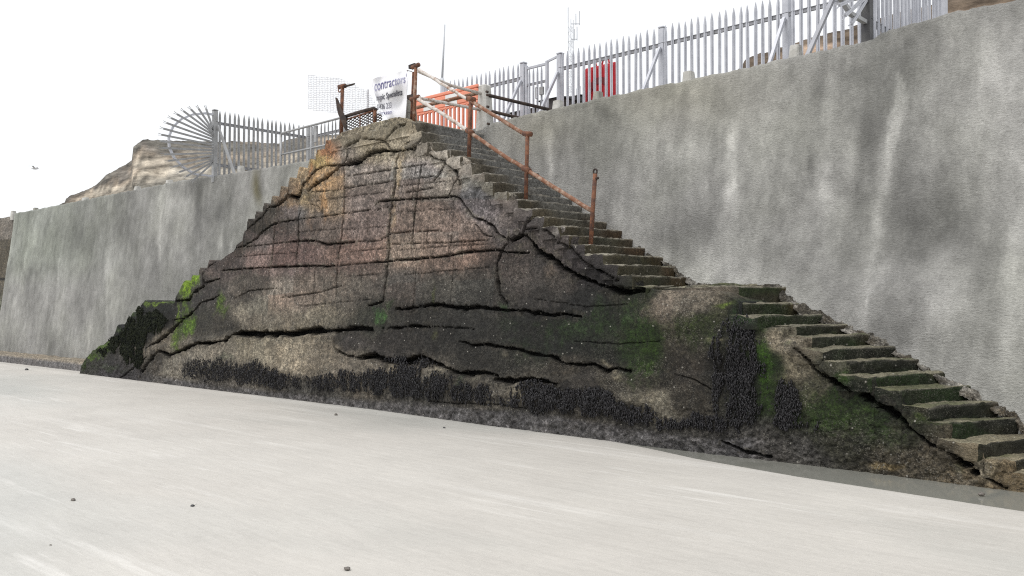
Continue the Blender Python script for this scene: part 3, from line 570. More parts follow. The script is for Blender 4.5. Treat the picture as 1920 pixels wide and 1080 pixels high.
def step_col(V, K, f, seed):
    n = len(V); w = V.copy(); w[:, 0] += seed*2.3
    u = np.clip((V[:, 1]-FY)/1.15, 0, 1); z = V[:, 2]
    base = np.array([[118,114,104],[112,107,96],[98,92,76],[86,84,66],[82,80,64],[74,74,58],[84,80,62],[104,94,74]], float)
    tz = np.array([0, .25, .6, 1.2, 1.9, 2.6, 3.5, 4.7])[::-1]; 
    def ip(tab): return np.stack([np.interp(z, tz[::-1], np.array(tab, float)[::-1][:, i]) for i in range(3)], 1)
    ris = ip([[132,130,125],[120,117,110],[80,77,66],[70,69,54],[44,46,36],[40,42,32],[52,50,40],[90,82,64]])  # riser tones: algae plus shade put into the colour, darker than the treads
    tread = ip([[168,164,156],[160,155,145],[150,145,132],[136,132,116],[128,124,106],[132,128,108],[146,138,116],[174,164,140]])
    front = stair_col(V)[:, :3]
    nn = fbm(w*np.array([2, 2.6, 5]), 4, 61); n2 = fbm(w*np.array([6, 6, 1.5]), 3, 62)
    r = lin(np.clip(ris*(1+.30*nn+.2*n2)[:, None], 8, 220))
    g = sm(fbm(w*np.array([1.5, 1.6, 2.5]), 3, 63), -.15, .3)*sm(z, 2.9, 2.2)*.75
    r = r*(1-g[:, None])+lin((38, 56, 24))*g[:, None]
    ol = sm(u, .5, .15)*sm(z, 1.6, 3.)*.6; r = r*(1-ol[:, None])+lin((84, 74, 52))*ol[:, None]*(1+.3*n2)[:, None]
    ru = sm(u+.3*nn+.12*math.sin(seed*2.3), .55, .95)*sm(z, 3.2, 2.7)*(.35+.4*abs(math.sin(seed*1.7))); r = r*(1-ru[:, None])+lin((82, 62, 42))*(ru*(1+.5*n2))[:, None]
    gr = sm(u+.1*nn, .3, .5)*sm(z, 2.9, 3.4)*.8; r = r*(1-gr[:, None])+lin((126, 126, 124))*gr[:, None]
    zt_ = np.median(z[K == 0]); rim = sm(z, zt_-.022, zt_-.008)*sm(fbm(w*7, 3, 69), -.35, .1)*.75*np.where(z > 1.9, 1., .45); r = r*(1-rim[:, None])+lin((182, 176, 162))*rim[:, None]
    tcol = lin(np.clip(tread*(1+.18*nn)[:, None], 8, 230)); gm = sm(fbm(w*3, 3, 64), .05, .4)*sm(z, 2.7, 2.2)*.6
    tcol = tcol*(1-gm[:, None])+lin((76, 84, 50))*gm[:, None]
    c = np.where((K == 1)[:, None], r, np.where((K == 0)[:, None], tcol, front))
    return np.concatenate([np.clip(c, .006, 1), np.where(z < 1.8, .35, .15)[:, None]], 1)
for i, (xn, zn) in enumerate(noses):
    zb = (noses[i+1][1]-.05) if i+1 < len(noses) else zn-.3
    if i == 18: zb = zn-.22
    xb = noses[i-1][0]-.06 if i else xn-2.2
    if i == 20: xb = xn-.35; zb -= .02
    lo_ = i > 19
    skew = .03 if i < 19 else np.interp(i, [20, 24, 32], [.3, .46, .5])
    r = .014+.004*random.random()
    y0 = FY-.035-.03*random.random()+(.02 if i < 10 else 0)
    if i in (26, 30): y0 -= .05; r += .02
    if 22 <= i <= 24: y0 += (.22, .12, .0)[i-22]
    if i == 19: y0 += .34; skew = .3; zb = noses[20][1]-.05; xb = noses[18][0]-.3
    if i == 20: y0 += .12
    V, F, K = rbox(xb, xn, y0, wall_Y(zn)+float(wall_off(xn+.4, zn))+.06, zb, zn+.006*random.uniform(-1, 1), r, .024, skew, .011+.007*lo_, i)
    if i == 0: V = V[:]; 
    C = step_col(V, K, None, i)
    d, nr_ = crack_field(V); fr = K == 2; V[fr, 1] += d[fr]*.8; C[fr, :3] *= (1-.5*nr_[fr])[:, None]
    ew = np.exp(-np.clip(V[:, 1]-FY, 0, 9)/.16)[:, None]; wq = V*4+i*3.3
    V = V+ew*np.stack([.07*fbm(wq, 3, 210), .03*fbm(wq, 3, 211), -.06*np.abs(fbm(wq, 3, 212))*(V[:, 2] > zb+.06)], 1)
    mk('step', V, F, STEPS, stair, True, C)
# half landing, set back behind the bulging shoulder, built of two thin courses
for x0, x1, y0, z0, z1, sd in ((-6.45, -5.5, 9.62, 1.82, 1.94, 41), (-6.3, -5.6, 9.9, 1.925, 1.965, 42), (-5.85, -5.44, 9.58, 1.60, 1.82, 43)):
    V, F, K = rbox(x0, x1, y0, wall_Y(1.9)+.03, z0, z1, .022, .024, .0, .02, sd, 'txyl')
    n = len(V); q = fbm(V*np.array([4, 4, 9]), 3, 7)
    c = lin(np.clip(np.array([112, 108, 92])*(1+.5*q[:, None]), 20, 210)); g = sm(fbm(V*3, 3, 8), -.05, .3)[:, None]*.75
    if sd == 43: g = np.maximum(g, .75)
    c = c*(1-g)+lin((72, 82, 48))*g
    mk('landing_slab' if sd != 43 else 'landing_riser', V, F, STONE, stair, True, np.concatenate([c, np.full((n, 1), .8)], 1))
# steps of the hidden left flight
lst = [(-23.0, .5), (-22.4, .85), (-21.7, 1.3), (-21.1, 1.55), (-20.3, 1.95), (-19.6, 2.2)]
tz = np.arange(.5, 4.6, .2)
for k, z in enumerate(tz):
    # first place where the outline reaches this height
    xx = np.linspace(lp[0, 0], lp[-5, 0], 900); zo = np.interp(xx, ox, oz); x = xx[np.argmax(zo >= z+.04)]
    V, F, K = rbox(x+.06, x+.45, FY+.22, wall_Y(z)+.03, z-.22, z, .03, .05, 0, .012, 60+k, 'tyl')
    C = stair_col(V); C[:, :3] *= .9
    mk('step', V, F, STONE, stair, True, C)
# lumpy mortar packed between the step ends and the wall
sx_ = np.arange(noses[9][0], noses[-1][0]-.05, .014); st = np.array([n_ for n_ in noses]); 
def zstep(x):
    r_ = np.zeros_like(x)
    for e in np.linspace(-.09, .09, 7):
        k = np.clip(np.searchsorted(st[:, 0], x+e), 0, len(st)-1); r_ += st[k, 1]/7
    return r_
zs0 = zstep(sx_); sk = np.interp(sx_, [st[18, 0], st[20, 0], st[27, 0]], [.03, .3, .46]); big = np.interp(sx_, [sx_[0], st[13, 0], st[16, 0], st[-1, 0]], [.02, .05, .12, .15])
na = 12; V = []; Cm = []
for a_ in range(na):
    q = a_/(na-1)*1.5; jj = np.stack([sx_*1., sx_*0+a_*.02, zs0], 1)
    wv = big*np.clip(.75+1.1*fbm(jj*3.5, 4, 140), .12, 2); hv = big*.62*np.clip(.7+1.3*fbm(jj*4.5, 4, 150), .05, 2)
    y = wall_Y(zs0)+wall_off(sx_+.4, zs0)+.03-wv*math.cos(q)*1.0; z = zs0-.03+hv*math.sin(q); x = sx_+sk*(y-FY)+.06
    p_ = np.stack([x, y, z], 1); n_ = fbm(p_*13, 4, 160); p_[:, 1] -= .05*n_*math.cos(q); p_[:, 2] += .05*n_*(math.sin(q)+.2); V.append(p_)
    t_ = sm(fbm(p_*6, 3, 170)+.5*fbm(p_*22, 3, 171), -.15, .3)[:, None]; t2 = sm(fbm(p_*3, 3, 172), .0, .3)[:, None]*.7
    c_ = lin((72, 68, 60))*(1-t_)+lin((156, 152, 144))*t_; c_ = c_*(1-t2)+lin((96, 86, 70))*t2; Cm.append(np.concatenate([c_, np.full((len(c_), 1), .9)], 1))
mk('mortar_packing', np.concatenate(V), grid_faces(na, len(sx_)), STONE, stair, True, np.concatenate(Cm))
# rubble toe beyond the lowest step
# ------------------------------------------------------------------ SAND, PUDDLE, PROMENADE
def axis(parts): return np.unique(np.concatenate([np.arange(a, b, s) for a, b, s in parts]))
gx = axis([(-400, -60, 20), (-60, -30, 2), (-30, 6, .15), (6, 60, 3), (60, 401, 20)]); gy = axis([(-400, -20, 20), (-20, -2, 1.5), (-2, 7.6, .18), (7.6, 10.9, .05)])
G = np.stack(np.meshgrid(gx, gy, indexing='ij'), -1).reshape(-1, 2); q = np.concatenate([G, np.zeros((len(G), 1))], 1)
zs = .018*fbm(q*np.array([.22, .6, 1]), 3, 3); fade = sm(G[:, 1], 11, 8.5)*.8+.2
yl_ = np.interp(G[:, 0], [-8.5, -7.2, -6.3, -5.5, -4.2, -2.0, 0, 4], [9.3, 9.2, 8.98, 8.72, 8.48, 8.3, 8.25, 8.2]); zs = zs*fade*sm(np.abs(G[:, 1]-9.), .2, 1.4)-.006*(zs*0+1)+.006*(1-sm(G[:, 1]-yl_, -.25, .02)); zs = zs-.035*sm(G[:, 1]-yl_, .0, .2)*sm(G[:, 0], -8.4, -6.5)
zs = zs+.03*sm(np.abs(G[:, 1]-9.2), .35, 0)*sm(G[:, 0], -9, -12)
q[:, 2] = zs
nx, ny = len(gx), len(gy)
sand = mk('sand', q, grid_faces(nx, ny, 0, True), SAND, None, True); tag(sand, kind='structure')
pud = mk('puddle', np.array([(-9, 8.0, -.012), (6, 7.6, -.012), (6, 9.7, -.012), (-9, 9.7, -.012)]), [(0, 1, 2, 3)], WATER); tag(pud, kind='structure')
pm = MB(); pm.add([(-75, 11.5, 4.70), (10, 11.5, 4.70), (10, 130, 4.70), (-75, 130, 4.70), (-75, 11.5, 4.3), (10, 11.5, 4.3)], [(0, 1, 2, 3), (4, 5, 1, 0)])
tag(pm.build('promenade', GRASS), kind='structure')

# ------------------------------------------------------------------ HILLS
def ridge(name, crest, dist, run, seed, bands, zfoot=4.0, step=3.):
    crest = np.array(crest, float); px = np.arange(crest[0, 0], crest[-1, 0], step); py = np.interp(px, crest[:, 0], crest[:, 1])
    py = py+1.2*vn(np.stack([px*.12, px*0, px*0], 1), seed)+.7*vn(np.stack([px*.4, px*0, px*0], 1), seed)
    top = at(px, py, dist); toward = CP[:2]-top[:, :2]; toward /= np.linalg.norm(toward, axis=1, keepdims=True); H = top[:, 2]-zfoot
    nr = 44; V = []; C = []; kw = min(41, len(H)//2*2-1); ke = np.ones(kw)/kw; Hs = np.convolve(np.pad(H, kw//2, 'edge'), ke, 'valid'); az = np.arctan2(top[:, 1], top[:, 0])
    for k in range(nr):
        s = k/(nr-1)                                  # 0 foot .. 1 crest
        prof = s**1.5 if run > 1.2 else s
        Hk = Hs*(1-s**2)+H*s**2; q = top.copy(); q[:, :2] += toward*(Hs*run*(1-s))[:, None]; q[:, 2] = zfoot+Hk*(.25*s+.75*prof)
        w = q*.45; dd = (1.0*fbm(w, 4, seed)+.5*fbm(w*np.array([2, 2, 6]), 3, seed+3))*Hs*.16*np.sin(math.pi*min(s+.02, 1))
        q[:, :2] += toward*dd[:, None]; V.append(q)
        nn = fbm(q*np.array([.3, .3, 1.2]), 4, seed+9); sp = np.clip(s+.14*nn, 0, 1)
        c = np.stack([np.interp(sp, [b[0] for b in bands], [b[1][i] for b in bands]) for i in range(3)], 1)
        c = lin(np.clip(c*(1+.35*fbm(q*np.array([1, 1, 2.5]), 3, seed+12)+.22*vn(np.stack([q[:, 0]*.05, q[:, 1]*.05, q[:, 2]*3.2+1.2*nn], 1), seed+20))[:, None], 10, 235)); c = c*np.array([.8, .78, .77]); C.append(np.concatenate([c, np.ones((len(c), 1))], 1))
    q = top.copy(); q[:, :2] -= toward*(H*1.5)[:, None]; q[:, 2] = zfoot; V.append(q); C.append(C[-1])
    o = mk(name, np.concatenate(V), grid_faces(nr+1, len(px)), LAND, None, True, np.concatenate(C)); return tag(o, kind='structure')
hb = [(0, (153,150,140)), (.5, (153,150,140)), (.74, (148,145,135)), (.84, (160,155,144)), (.9, (177,169,154)), (.935, (162,151,136)), (.955, (126,121,114)), (1, (113,111,104))]
ridge('hill', [(100,392),(112,384),(122,379),(124,372),(135,366),(160,358),(180,346),(197,330),(218,318),(240,306),(249,300),(249.5,277),(258,268),(268,262),(290,262),(330,263),(400,266),(450,265),(500,268),(520,269),(540,262),(560,257),(600,253),(640,252),(690,254),(740,262)], 95, 1.9, 4, hb, 1.)
hb2 = [(0, (185,174,149)), (.4, (180,166,138)), (.65, (183,164,140)), (.85, (170,150,132)), (.95, (116,104,90)), (1, (108,98,88))]
ridge('hill', [(1378,140),(1383,132),(1392,121),(1398,110),(1420,101),(1440,97),(1456,90),(1480,84),(1500,77),(1530,68),(1560,61),(1592,55),(1598,49),(1625,40),(1660,31),(1700,19),(1740,11),(1790,-8),(1850,-22),(1950,-40),(2080,-60)], 42, .8, 14, hb2, 3.5)

# ------------------------------------------------------------------ PALISADE FENCES
TIP, RAILZ, LOWZ, BASEZ = 6.70, 6.38, 5.15, 4.72
def pale_mesh(h, w=.062):
    """corrugated pale, standing along local x, with a spiked head"""
    prof = [(-w/2, 0), (-w*.22, .0), (-w*.1, -.018), (w*.1, -.018), (w*.22, 0), (w/2, 0)]; th = .004
    rows = [(0, 1.), (h*.5, 1.), (h-.16, 1.), (h-.10, .8), (h, .1)]; V = []; F = []
    for z, s in rows:
        for x, y in prof: V.append((x*s, y*s-th, z))
        for x, y in reversed(prof): V.append((x*s, y*s+th, z))
    n = 12
    for r in range(len(rows)-1):
        for k in range(n): F.append((r*n+k, r*n+(k+1) % n, r*n+n+(k+1) % n, r*n+n+k))
    F += [tuple(range(n-1, -1, -1)), tuple(range((len(rows)-1)*n, len(rows)*n))]
    return V, F
def fence(name, A, B_, n_pale, posts, label, mat, railmat, tip=TIP, base=BASEZ, railz=RAILZ, braces=(), seaward=None, post_mats=None, n_side=-1, pw=.062, skip_first=False):
    A = np.array(A, float); B_ = np.array(B_, float); d = B_-A; L = np.linalg.norm(d); d /= L; ang = math.atan2(d[1], d[0])
    nrm = np.array([d[1], -d[0]])                      # side the pales face
    root = empty(name, (A[0], A[1], base), label, 'fence')
    V, F = pale_mesh(tip-base, pw); pm_ = None
    for k in range(n_pale):
        s = L*(k+.75)/(n_pale+.5); p = A+d*s
        if any(abs(s-q*L) < .045 for q in posts): continue
        if pm_ is None:
            o = mk('pale', V, F, mat); pm_ = o; proto = o
        else:
            o = pm_.copy(); COL.objects.link(o)
        o.parent = root; o.location = (p[0]-A[0]+nrm[0]*.03, p[1]-A[1]+nrm[1]*.03, random.uniform(-.012, .012)); o.rotation_euler = (random.uniform(-.006, .006), random.uniform(-.008, .008), ang+random.uniform(-.05, .05))
    for z in (railz, LOWZ):
        mb = MB(); mb.bar((*A, z), (*B_, z), .045, .055); mb.bar((*(A+nrm*.0), z+.03), (*(B_+nrm*.0), z+.03), .07, .008); mb.build('rail', railmat, root)
    for k, q in enumerate(posts):
        p = A+d*L*q; m = post_mats[k] if post_mats else mat; mb = MB()
        mb.box((p[0]-nrm[0]*.02, p[1]-nrm[1]*.02, (base+tip-.02)/2), (.11, .11, tip-.02-base), .008); po = mb.build('post', m, root); MB().box((p[0]-nrm[0]*.02, p[1]-nrm[1]*.02, tip), (.122, .122, .03), .008).build('cap', m, po)
    for (p0, p1) in braces:
        mb = MB(); mb.bar(p0, p1, .05, .05); mb.build('brace', mat, root)
    return root
FYB = 13.5; XG0, XG1, XR, XLf = -12.55, -11.56, -4.40, -20.25
def br(x): return ((x, FYB-.06, 6.32), (x, FYB-1.0, 4.75))
fence('palisade_fence', (XG1, FYB), (XR, FYB), 53, [0, .335, .668, 1], 'long pale grey palisade fence right of the gate, crossing in front of the red panel', GALV, GALVB, braces=[br(XG1), br(-9.16), br(-6.78)])
fence('palisade_fence', (-14.95, FYB), (XG0, FYB), 17, [0, 1], 'short pale grey palisade panel between the orange barrier and the gate', GALV, GALVB, braces=[br(XG0)])
fence('palisade_fence', (XR, 10.9), (XR, FYB-.1), 19, [0], 'palisade return at the upper right, close behind the black post and spiked fan', GALV, GALVB, base=4.85, tip=6.75, post_mats=[BLACKST], braces=[((XR-.05, 10.95, 6.35), (XR-.85, 10.98, 4.86))])
fence('palisade_fence', (XLf, 10.86), (XLf, FYB-.1), 19, [0], 'weathered grey palisade return at the left, running inland from the large spiked fan', GALVD, GALVB, tip=6.48, railz=6.17, braces=[((XLf+.05, 10.9, 6.1), (XLf+.8, 10.95, 4.8))])
fence('palisade_fence', (XLf, FYB), (-18.7, FYB), 9, [0, 1], 'short far palisade panel seen behind the tubular guard rail and rusty post', GALVD, GALVB, tip=6.48, railz=6.17, pw=.05)
# gate
gt = empty('gate', (XG0+.1, FYB, BASEZ), 'narrow pale grey palisade gate with lock box between two posts', 'gate')
for x in (XG0+.1, XG0+.66):
    MB().box((x, FYB, (BASEZ+6.62)/2), (.06, .05, 6.62-BASEZ), .005).build('stile', GALV, gt)
V, F = pale_mesh(6.55-BASEZ-.1, .05); pr = None
for k in range(4):
    if pr is None: pr = mk('pale', V, F, GALV); o = pr
    else: o = pr.copy(); COL.objects.link(o)
    o.parent = gt; o.location = (.11*(k+1), -.03, .1)
for z in (6.56, 6.22, 5.1): MB().bar((XG0+.1, FYB, z), (XG0+.66, FYB, z), .04, .045).build('rail', GALVB if z < 6.5 else GALV, gt)
MB().bar((XG0+.66, FYB, 6.6), (XG1, FYB, 6.66), .03, .04).build('overthrow', GALV, gt)
mb = MB(); mb.box((XG0+.57, FYB-.06, 6.02), (.1, .05, .16), .006); mb.tube([(XG0+.5, FYB-.1, 6.08), (XG0+.5, FYB-.16, 6.08), (XG0+.5, FYB-.16, 5.86), (XG0+.5, FYB-.1, 5.86)], .012, 6); mb.build('lock', GALVD, gt)
# spiked fans at both returns
def fan(X, Yp, zc, R_, label, mat, ringmat, a0=80, a1=-66, n=17):
    root = empty('spiked_fan', (X, Yp, zc), label, 'fence guard', 'spiked fan guards at the fence ends')
    ring = []
    for k in range(9):
        q = R(a0+(a1-a0)*k/8); ring.append((X-.02, Yp-.06-R_*.80*math.cos(q), zc+R_*(.58 if q > 0 else .56)*math.sin(q)))
    ring = [(X-.02, Yp, ring[0][2]-.0)]+ring+[(X-.02, Yp, ring[-1][2])]
    for k in range(n):
        q = R(a0+(a1-a0)*k/(n-1)); c, s = math.cos(q), math.sin(q)
        p0 = np.array((X, Yp-.05, zc+.42*s)); p1 = np.array((X, Yp-R_*c*1.02-.03, zc+R_*s*(.72 if s > 0 else .72)))
        mb = MB(); e = p1-p0; L = np.linalg.norm(e); e /= L; side = np.array((0, -e[2], e[1]))
        for o1, o2 in ((-.022, -.0), (.0, .022)): 
            mb.bar(p0+side*(o1+o2)/2, p0+e*(L-.09)+side*(o1+o2)/2, .02, .03, (1, 0, 0))
            mb.bar(p0+e*(L-.09)+side*(o1+o2)/2, p1+side*(o1+o2)*1.1, .008, .016, (1, 0, 0))
        mb.build('spike', mat, root)
    mb = MB()
    for a_, b_ in zip(ring[:-1], ring[1:]): mb.bar(a_, b_, .045, .055, (1, 0, 0))
    mb.build('ring', ringmat, root); return root
fan(XLf, 10.86, 5.58, 1.38, 'large fan of grey spikes overhanging the sea wall at the left end of the fences', GALVD, GALV)
fan(XR, 10.9, 5.8, 1.3, 'fan of pale spikes at the upper right, cut off by the top of the picture', GALV, GALVD)

# ------------------------------------------------------------------ tubular guard rail, left
g0 = onY(np.array(527.), np.array(250.), 11.4); g1 = onY(np.array(640.), np.array(223.), 11.4)
gr = empty('guard_rail', (g0[0], 11.4, 4.7), 'grey tubular guard rail with two bars in front of the far palisade panel', 'guard rail')
zt_ = float(g0[2]); zm = float(onY(np.array(527.), np.array(290.), 11.4)[2])
mb = MB(); mb.tube([(g0[0], 11.4, zm-.02), (g0[0], 11.4, zt_-.05), (g0[0]+.05, 11.4, zt_), (g1[0], 11.4, zt_+.02)], .025, 8); mb.build('top_bar', GALVD, gr, True)
MB().tube([(g0[0], 11.4, zm), (g1[0]-.2, 11.4, zm)], .022, 8).build('middle_bar', GALVD, gr, True)
for x in (g0[0], float(onY(np.array(584.), np.array(240.), 11.4)[0])):
    MB().tube([(x, 11.4, 4.6), (x, 11.4, zt_-.02)], .03, 8).build('leg', GALVD, gr, True)
xb_ = float(onY(np.array(590.), np.array(240.), 11.4)[0]); MB().box((xb_+.02, 11.42, zt_-.2), (.1, .05, .36), .006).build('plate', GALVD, gr)

# ------------------------------------------------------------------ rusty guard on the left edge of the landing
YR = 9.45
def py_(px, py, Y=YR): return onY(np.array(float(px)), np.array(float(py)), Y)
rp = empty('rusty_post', py_(640, 246), 'rusty scaffold post with a clamp and a short bent tube at its top', 'post')
MB().tube([py_(640, 250)-np.array([0, 0, .05]), py_(641, 200), py_(642, 162)], .032, 9, jit=.05).build('pole', RUST, rp, True)
mb = MB(); mb.tube([py_(636, 163), py_(647, 161)], .042, 8); th = np.linspace(0, 2*math.pi, 12); c = py_(637, 167)
mb.tube([c+np.array((.045*math.cos(q), 0, .055*math.sin(q))) for q in th], .01, 6); mb.build('clamp', RUST, rp, True)
MB().tube([py_(645, 162), py_(655, 160), py_(665, 157)], [.022, .02, .014], 8).build('bent_tube', DKSTEEL, rp, True)
tb = empty('torn_steel_strip', py_(641, 215), 'dark torn strip of rusted steel leaning against the scaffold post', 'steel strip')
pts = [(630.5,183,1),(633,190,3),(636,203,6),(640,214,9),(644,222,10),(645,228,7),(647,236,4),(650,245,1.5)]
V = []
for x, y, w in pts:
    for q, dy in ((-w/2, -.02), (w/2, .0), (w/2, .015), (-w/2, .01)): V.append(py_(x+q, y, YR-.06)+np.array((0, dy, 0)))
F = [(i*4+k, i*4+(k+1) % 4, i*4+4+(k+1) % 4, i*4+4+k) for i in range(len(pts)-1) for k in range(4)]
mk('strip', V, F, DKSTEEL, tb)
mg = empty('mesh_guard', py_(675, 240), 'low rusty framed guard of expanded metal mesh on the left edge of the landing', 'mesh guard')
MB().tube([py_(646, 219), py_(675, 210), py_(701, 203), py_(705, 206)], .032, 8, jit=.05).build('top_rail', DKSTEEL, mg, True)
MB().tube([py_(650, 224), py_(699, 208)], .016, 6).build('lower_rail', RUST, mg, True)
MB().tube([py_(703, 205), py_(703, 232)], .03, 8).build('end_post', RUST, mg, True)
MB().tube([py_(675, 214), py_(675, 240)], .014, 6).build('stay', RUST, mg, True)
mb = MB()
def clipseg(x0, y0, x1, y1):
    a, b = [], 40
    for k in range(b+1):
        x = x0+(x1-x0)*k/b; y = y0+(y1-y0)*k/b
        top_ = np.interp(x, [648, 700, 716], [222, 207, 214]); bot = np.interp(x, [648, 668, 700, 720], [246, 240, 231, 226])
        if 648 < x < 718 and top_ < y < bot: a.append((x, y))
    return (a[0], a[-1]) if len(a) > 2 else None
for k in range(-12, 40):
    for sl in (.42, -.9):
        x0 = 640; y0 = 170+k*5.2 if sl > 0 else 215+k*5.2+30
        s = clipseg(x0, y0, x0+85, y0+85*sl)
        if s: mb.tube([py_(*s[0], YR+.02), py_(*s[1], YR+.02)], .009, 4)
mb.build('mesh', DKSTEEL, mg)
# pale wire netting panel standing behind
YN = 11.9
nn_ = empty('wire_netting', py_(640, 250, YN), 'pale loose sheet of wire netting standing behind the rusty post and mesh guard', 'netting')
mb = MB(); mv = MB()
def xr(y): return float(np.interp(y, [140, 150, 165, 200, 216], [600, 665, 680, 702, 712]))
def ytop(x): return float(np.interp(x, [577, 640, 690, 715], [140, 147, 170, 205]))
def ybot(x): return float(np.interp(x, [577, 640, 715], [206, 213, 222]))
for k in range(26):
    f = k/25; pts = []
    for x in np.arange(578, 714, 4.5):
        y = 138+f*86+.02*(x-578)+1.0*math.sin(x*.7+k)
        if ytop(x) <= y <= ybot(x): pts.append(py_(x, y, YN+.05*math.sin(x*.06)))
    if len(pts) > 2: mb.tube(pts, .0055, 4)
for x in np.arange(578, 714, 5.2):
    ys = np.linspace(ytop(x), ybot(x), 8)
    if ys[-1]-ys[0] > 4: mv.tube([py_(x+.6*math.sin(y), y, YN+.05*math.sin(x*.06)) for y in ys], .0038, 4)
mb.build('line_wire', NETM, nn_); mv.build('stay_wire', NETM, nn_)
MB().tube([py_(690, 250, YN+.02), py_(690, 168, YN+.02)], .02, 6).build('stake', NETM, nn_)

# ------------------------------------------------------------------ banner
YBN = 9.62
def bn(px, py, off=0):
    w = .05*math.sin((px-697)*.16+py*.03)+.03*math.sin(py*.11+px*.05)
    return onY(np.array(float(px)), np.array(float(py)), YBN+w-off)
bnr = empty('banner', bn(735, 225), 'crumpled white contractors banner tied between the mesh guard and the tall rusty post', 'banner')
V = []; nu, nv_ = 40, 34
for i in range(nv_):
    v = i/(nv_-1); xl = np.interp(v, [0, .2, .55, .8, 1], [699, 697, 704, 711, 728]); xr_ = np.interp(v, [0, .3, 1], [765, 764, 760])
    for j in range(nu):
        u = j/(nu-1); x = xl+(xr_-xl)*u; yt = np.interp(x, [697, 765], [148, 128]); yb = np.interp(x, [697, 712, 735, 765], [204, 212, 232, 230]); V.append(bn(x, yt+(yb-yt)*v))
o = mk('sheet', V, grid_faces(nv_, nu), BANNER, bnr, True); sol = o.modifiers.new('thickness', 'SOLIDIFY'); sol.thickness = .003; sol.offset = 1
def lettering(txt, p0, p1, h, mat, off=.012, bold=.02, h1=None):
    cu = bpy.data.curves.new('lettering', 'FONT'); cu.body = txt; cu.size = 1; cu.offset = bold; cu.resolution_u = 3
    ob = bpy.data.objects.new('lettering', cu); COL.objects.link(ob); dg = bpy.context.evaluated_depsgraph_get(); dg.update()
    me = bpy.data.meshes.new_from_object(ob.evaluated_get(dg)); Vt = np.array([v.co for v in me.vertices]); Ft = [tuple(p.vertices) for p in me.polygons]
    bpy.data.objects.remove(ob); bpy.data.curves.remove(cu); bpy.data.meshes.remove(me)
    x0, x1 = Vt[:, 0].min(), Vt[:, 0].max(); out = []
    for x, y, _ in Vt:
        s = (x-x0)/(x1-x0); hh = h+((h1 or h)-h)*s; out.append(bn(p0[0]+(p1[0]-p0[0])*s, p0[1]+(p1[1]-p0[1])*s-y*hh, off))
    mk('lettering', out, Ft, mat, bnr)
lettering("contractors'", (702, 171), (762, 154), 28, INK1, bold=.006, h1=23)
lettering('ropic Specialists', (706, 189), (754, 178), 16, INK2)
lettering('0436 233', (707, 206), (734, 202), 15, INK2, bold=.012)
lettering('very.com', (710, 216), (735, 213), 11, INK1, bold=.01)
for p in ((766, 132), (762, 210)):
    MB().tube([bn(763, p[1]), py_(772, p[1]+2, 9.5)], .006, 5).build('tie', DKSTEEL, bnr)

# ------------------------------------------------------------------ handrails
YH = 9.42
A0, A1 = py_(776, 226, YH), py_(780, 122, YH); B0, B1 = py_(879, 292, 9.5), py_(883, 186, 9.5); C0, C1 = py_(986, 368, 9.55), py_(989, 251, 9.55)
hr = empty('handrail', A0, 'rusty two bar handrail with flaking white paint down the upper right steps', 'handrail')
PA = MB().tube([A0-np.array((0, 0, .05)), (A0+A1)/2, A1], [.029, .029, .027], 10, jit=.04).build('post', FLAKE2, hr, True)
a2 = py_(771, 224, YH+.02); MB().tube([a2, py_(775, 135, YH+.02)], .02, 8, jit=.05).build('stay', RUST, hr, True)
PB = MB().tube([B0-np.array((0, 0, .08)), (B0+B1)/2, B1], [.03, .032, .03], 10, jit=.04).build('post', RUST, hr, True)
PC = MB().tube([C0-np.array((0, 0, .08)), (C0+C1)/2, C1], [.03, .03, .03], 10, jit=.04).build('post', RUST, hr, True)
def rail(pts, r, mat, name='bar'): 
    P_ = []
    for a_, b_ in zip(pts[:-1], pts[1:]):
        for k in range(6): P_.append(np.array(a_)+(np.array(b_)-np.array(a_))*k/6)
    P_.append(np.array(pts[-1])); P_ = np.array(P_); return MB().tube(P_+.004*rng.standard_normal(P_.shape), r, 9, jit=.05).build(name, mat, hr, True)
rail([py_(785, 130, YH), py_(826, 155, 9.45), B1+np.array((0, 0, -.03))], .025, FLAKE); rail([B1+np.array((0, 0, -.03)), C1+np.array((0, 0, -.03))], .029, FLAKE2)
rail([py_(784, 186, YH), py_(836, 217, 9.46), py_(881, 248, 9.5)], .029, FLAKE); D1 = py_(1111, 396, 9.6)
rail([py_(881, 248, 9.5), py_(930, 282, 9.52), py_(987, 318, 9.55)], .03, FLAKE2); rail([py_(987, 318, 9.55), py_(1050, 358, 9.58), D1], .031, FLAKE2)
def joint(p, d, r=.05, l=.12, par=None):
    d = np.array(d, float); d /= np.linalg.norm(d); MB().tube([p-d*l/2, p+d*l/2], r, 10).build('joint', RUST, par, True)
joint(py_(779, 124, YH), (1, 0, .1), .036, .17, PA); joint(py_(778, 184, YH), (1, 0, .05), .038, .2, PA); joint(B1, (1, 0, -.3), .042, .15, PB); joint(py_(881, 247, 9.5), (1, 0, -.55), .044, .14, PB); joint(C1, (1, 0, -.2), .038, .15, PC); joint(py_(987, 318, 9.55), (1, 0, -.5), .044, .14, PC)
MB().bar(py_(768, 126, YH), py_(779, 122, YH), .05, .06).build('clamp', DKSTEEL, hr); MB().bar(py_(765, 183, YH), py_(779, 180, YH), .05, .07).build('clamp', DKSTEEL, hr)
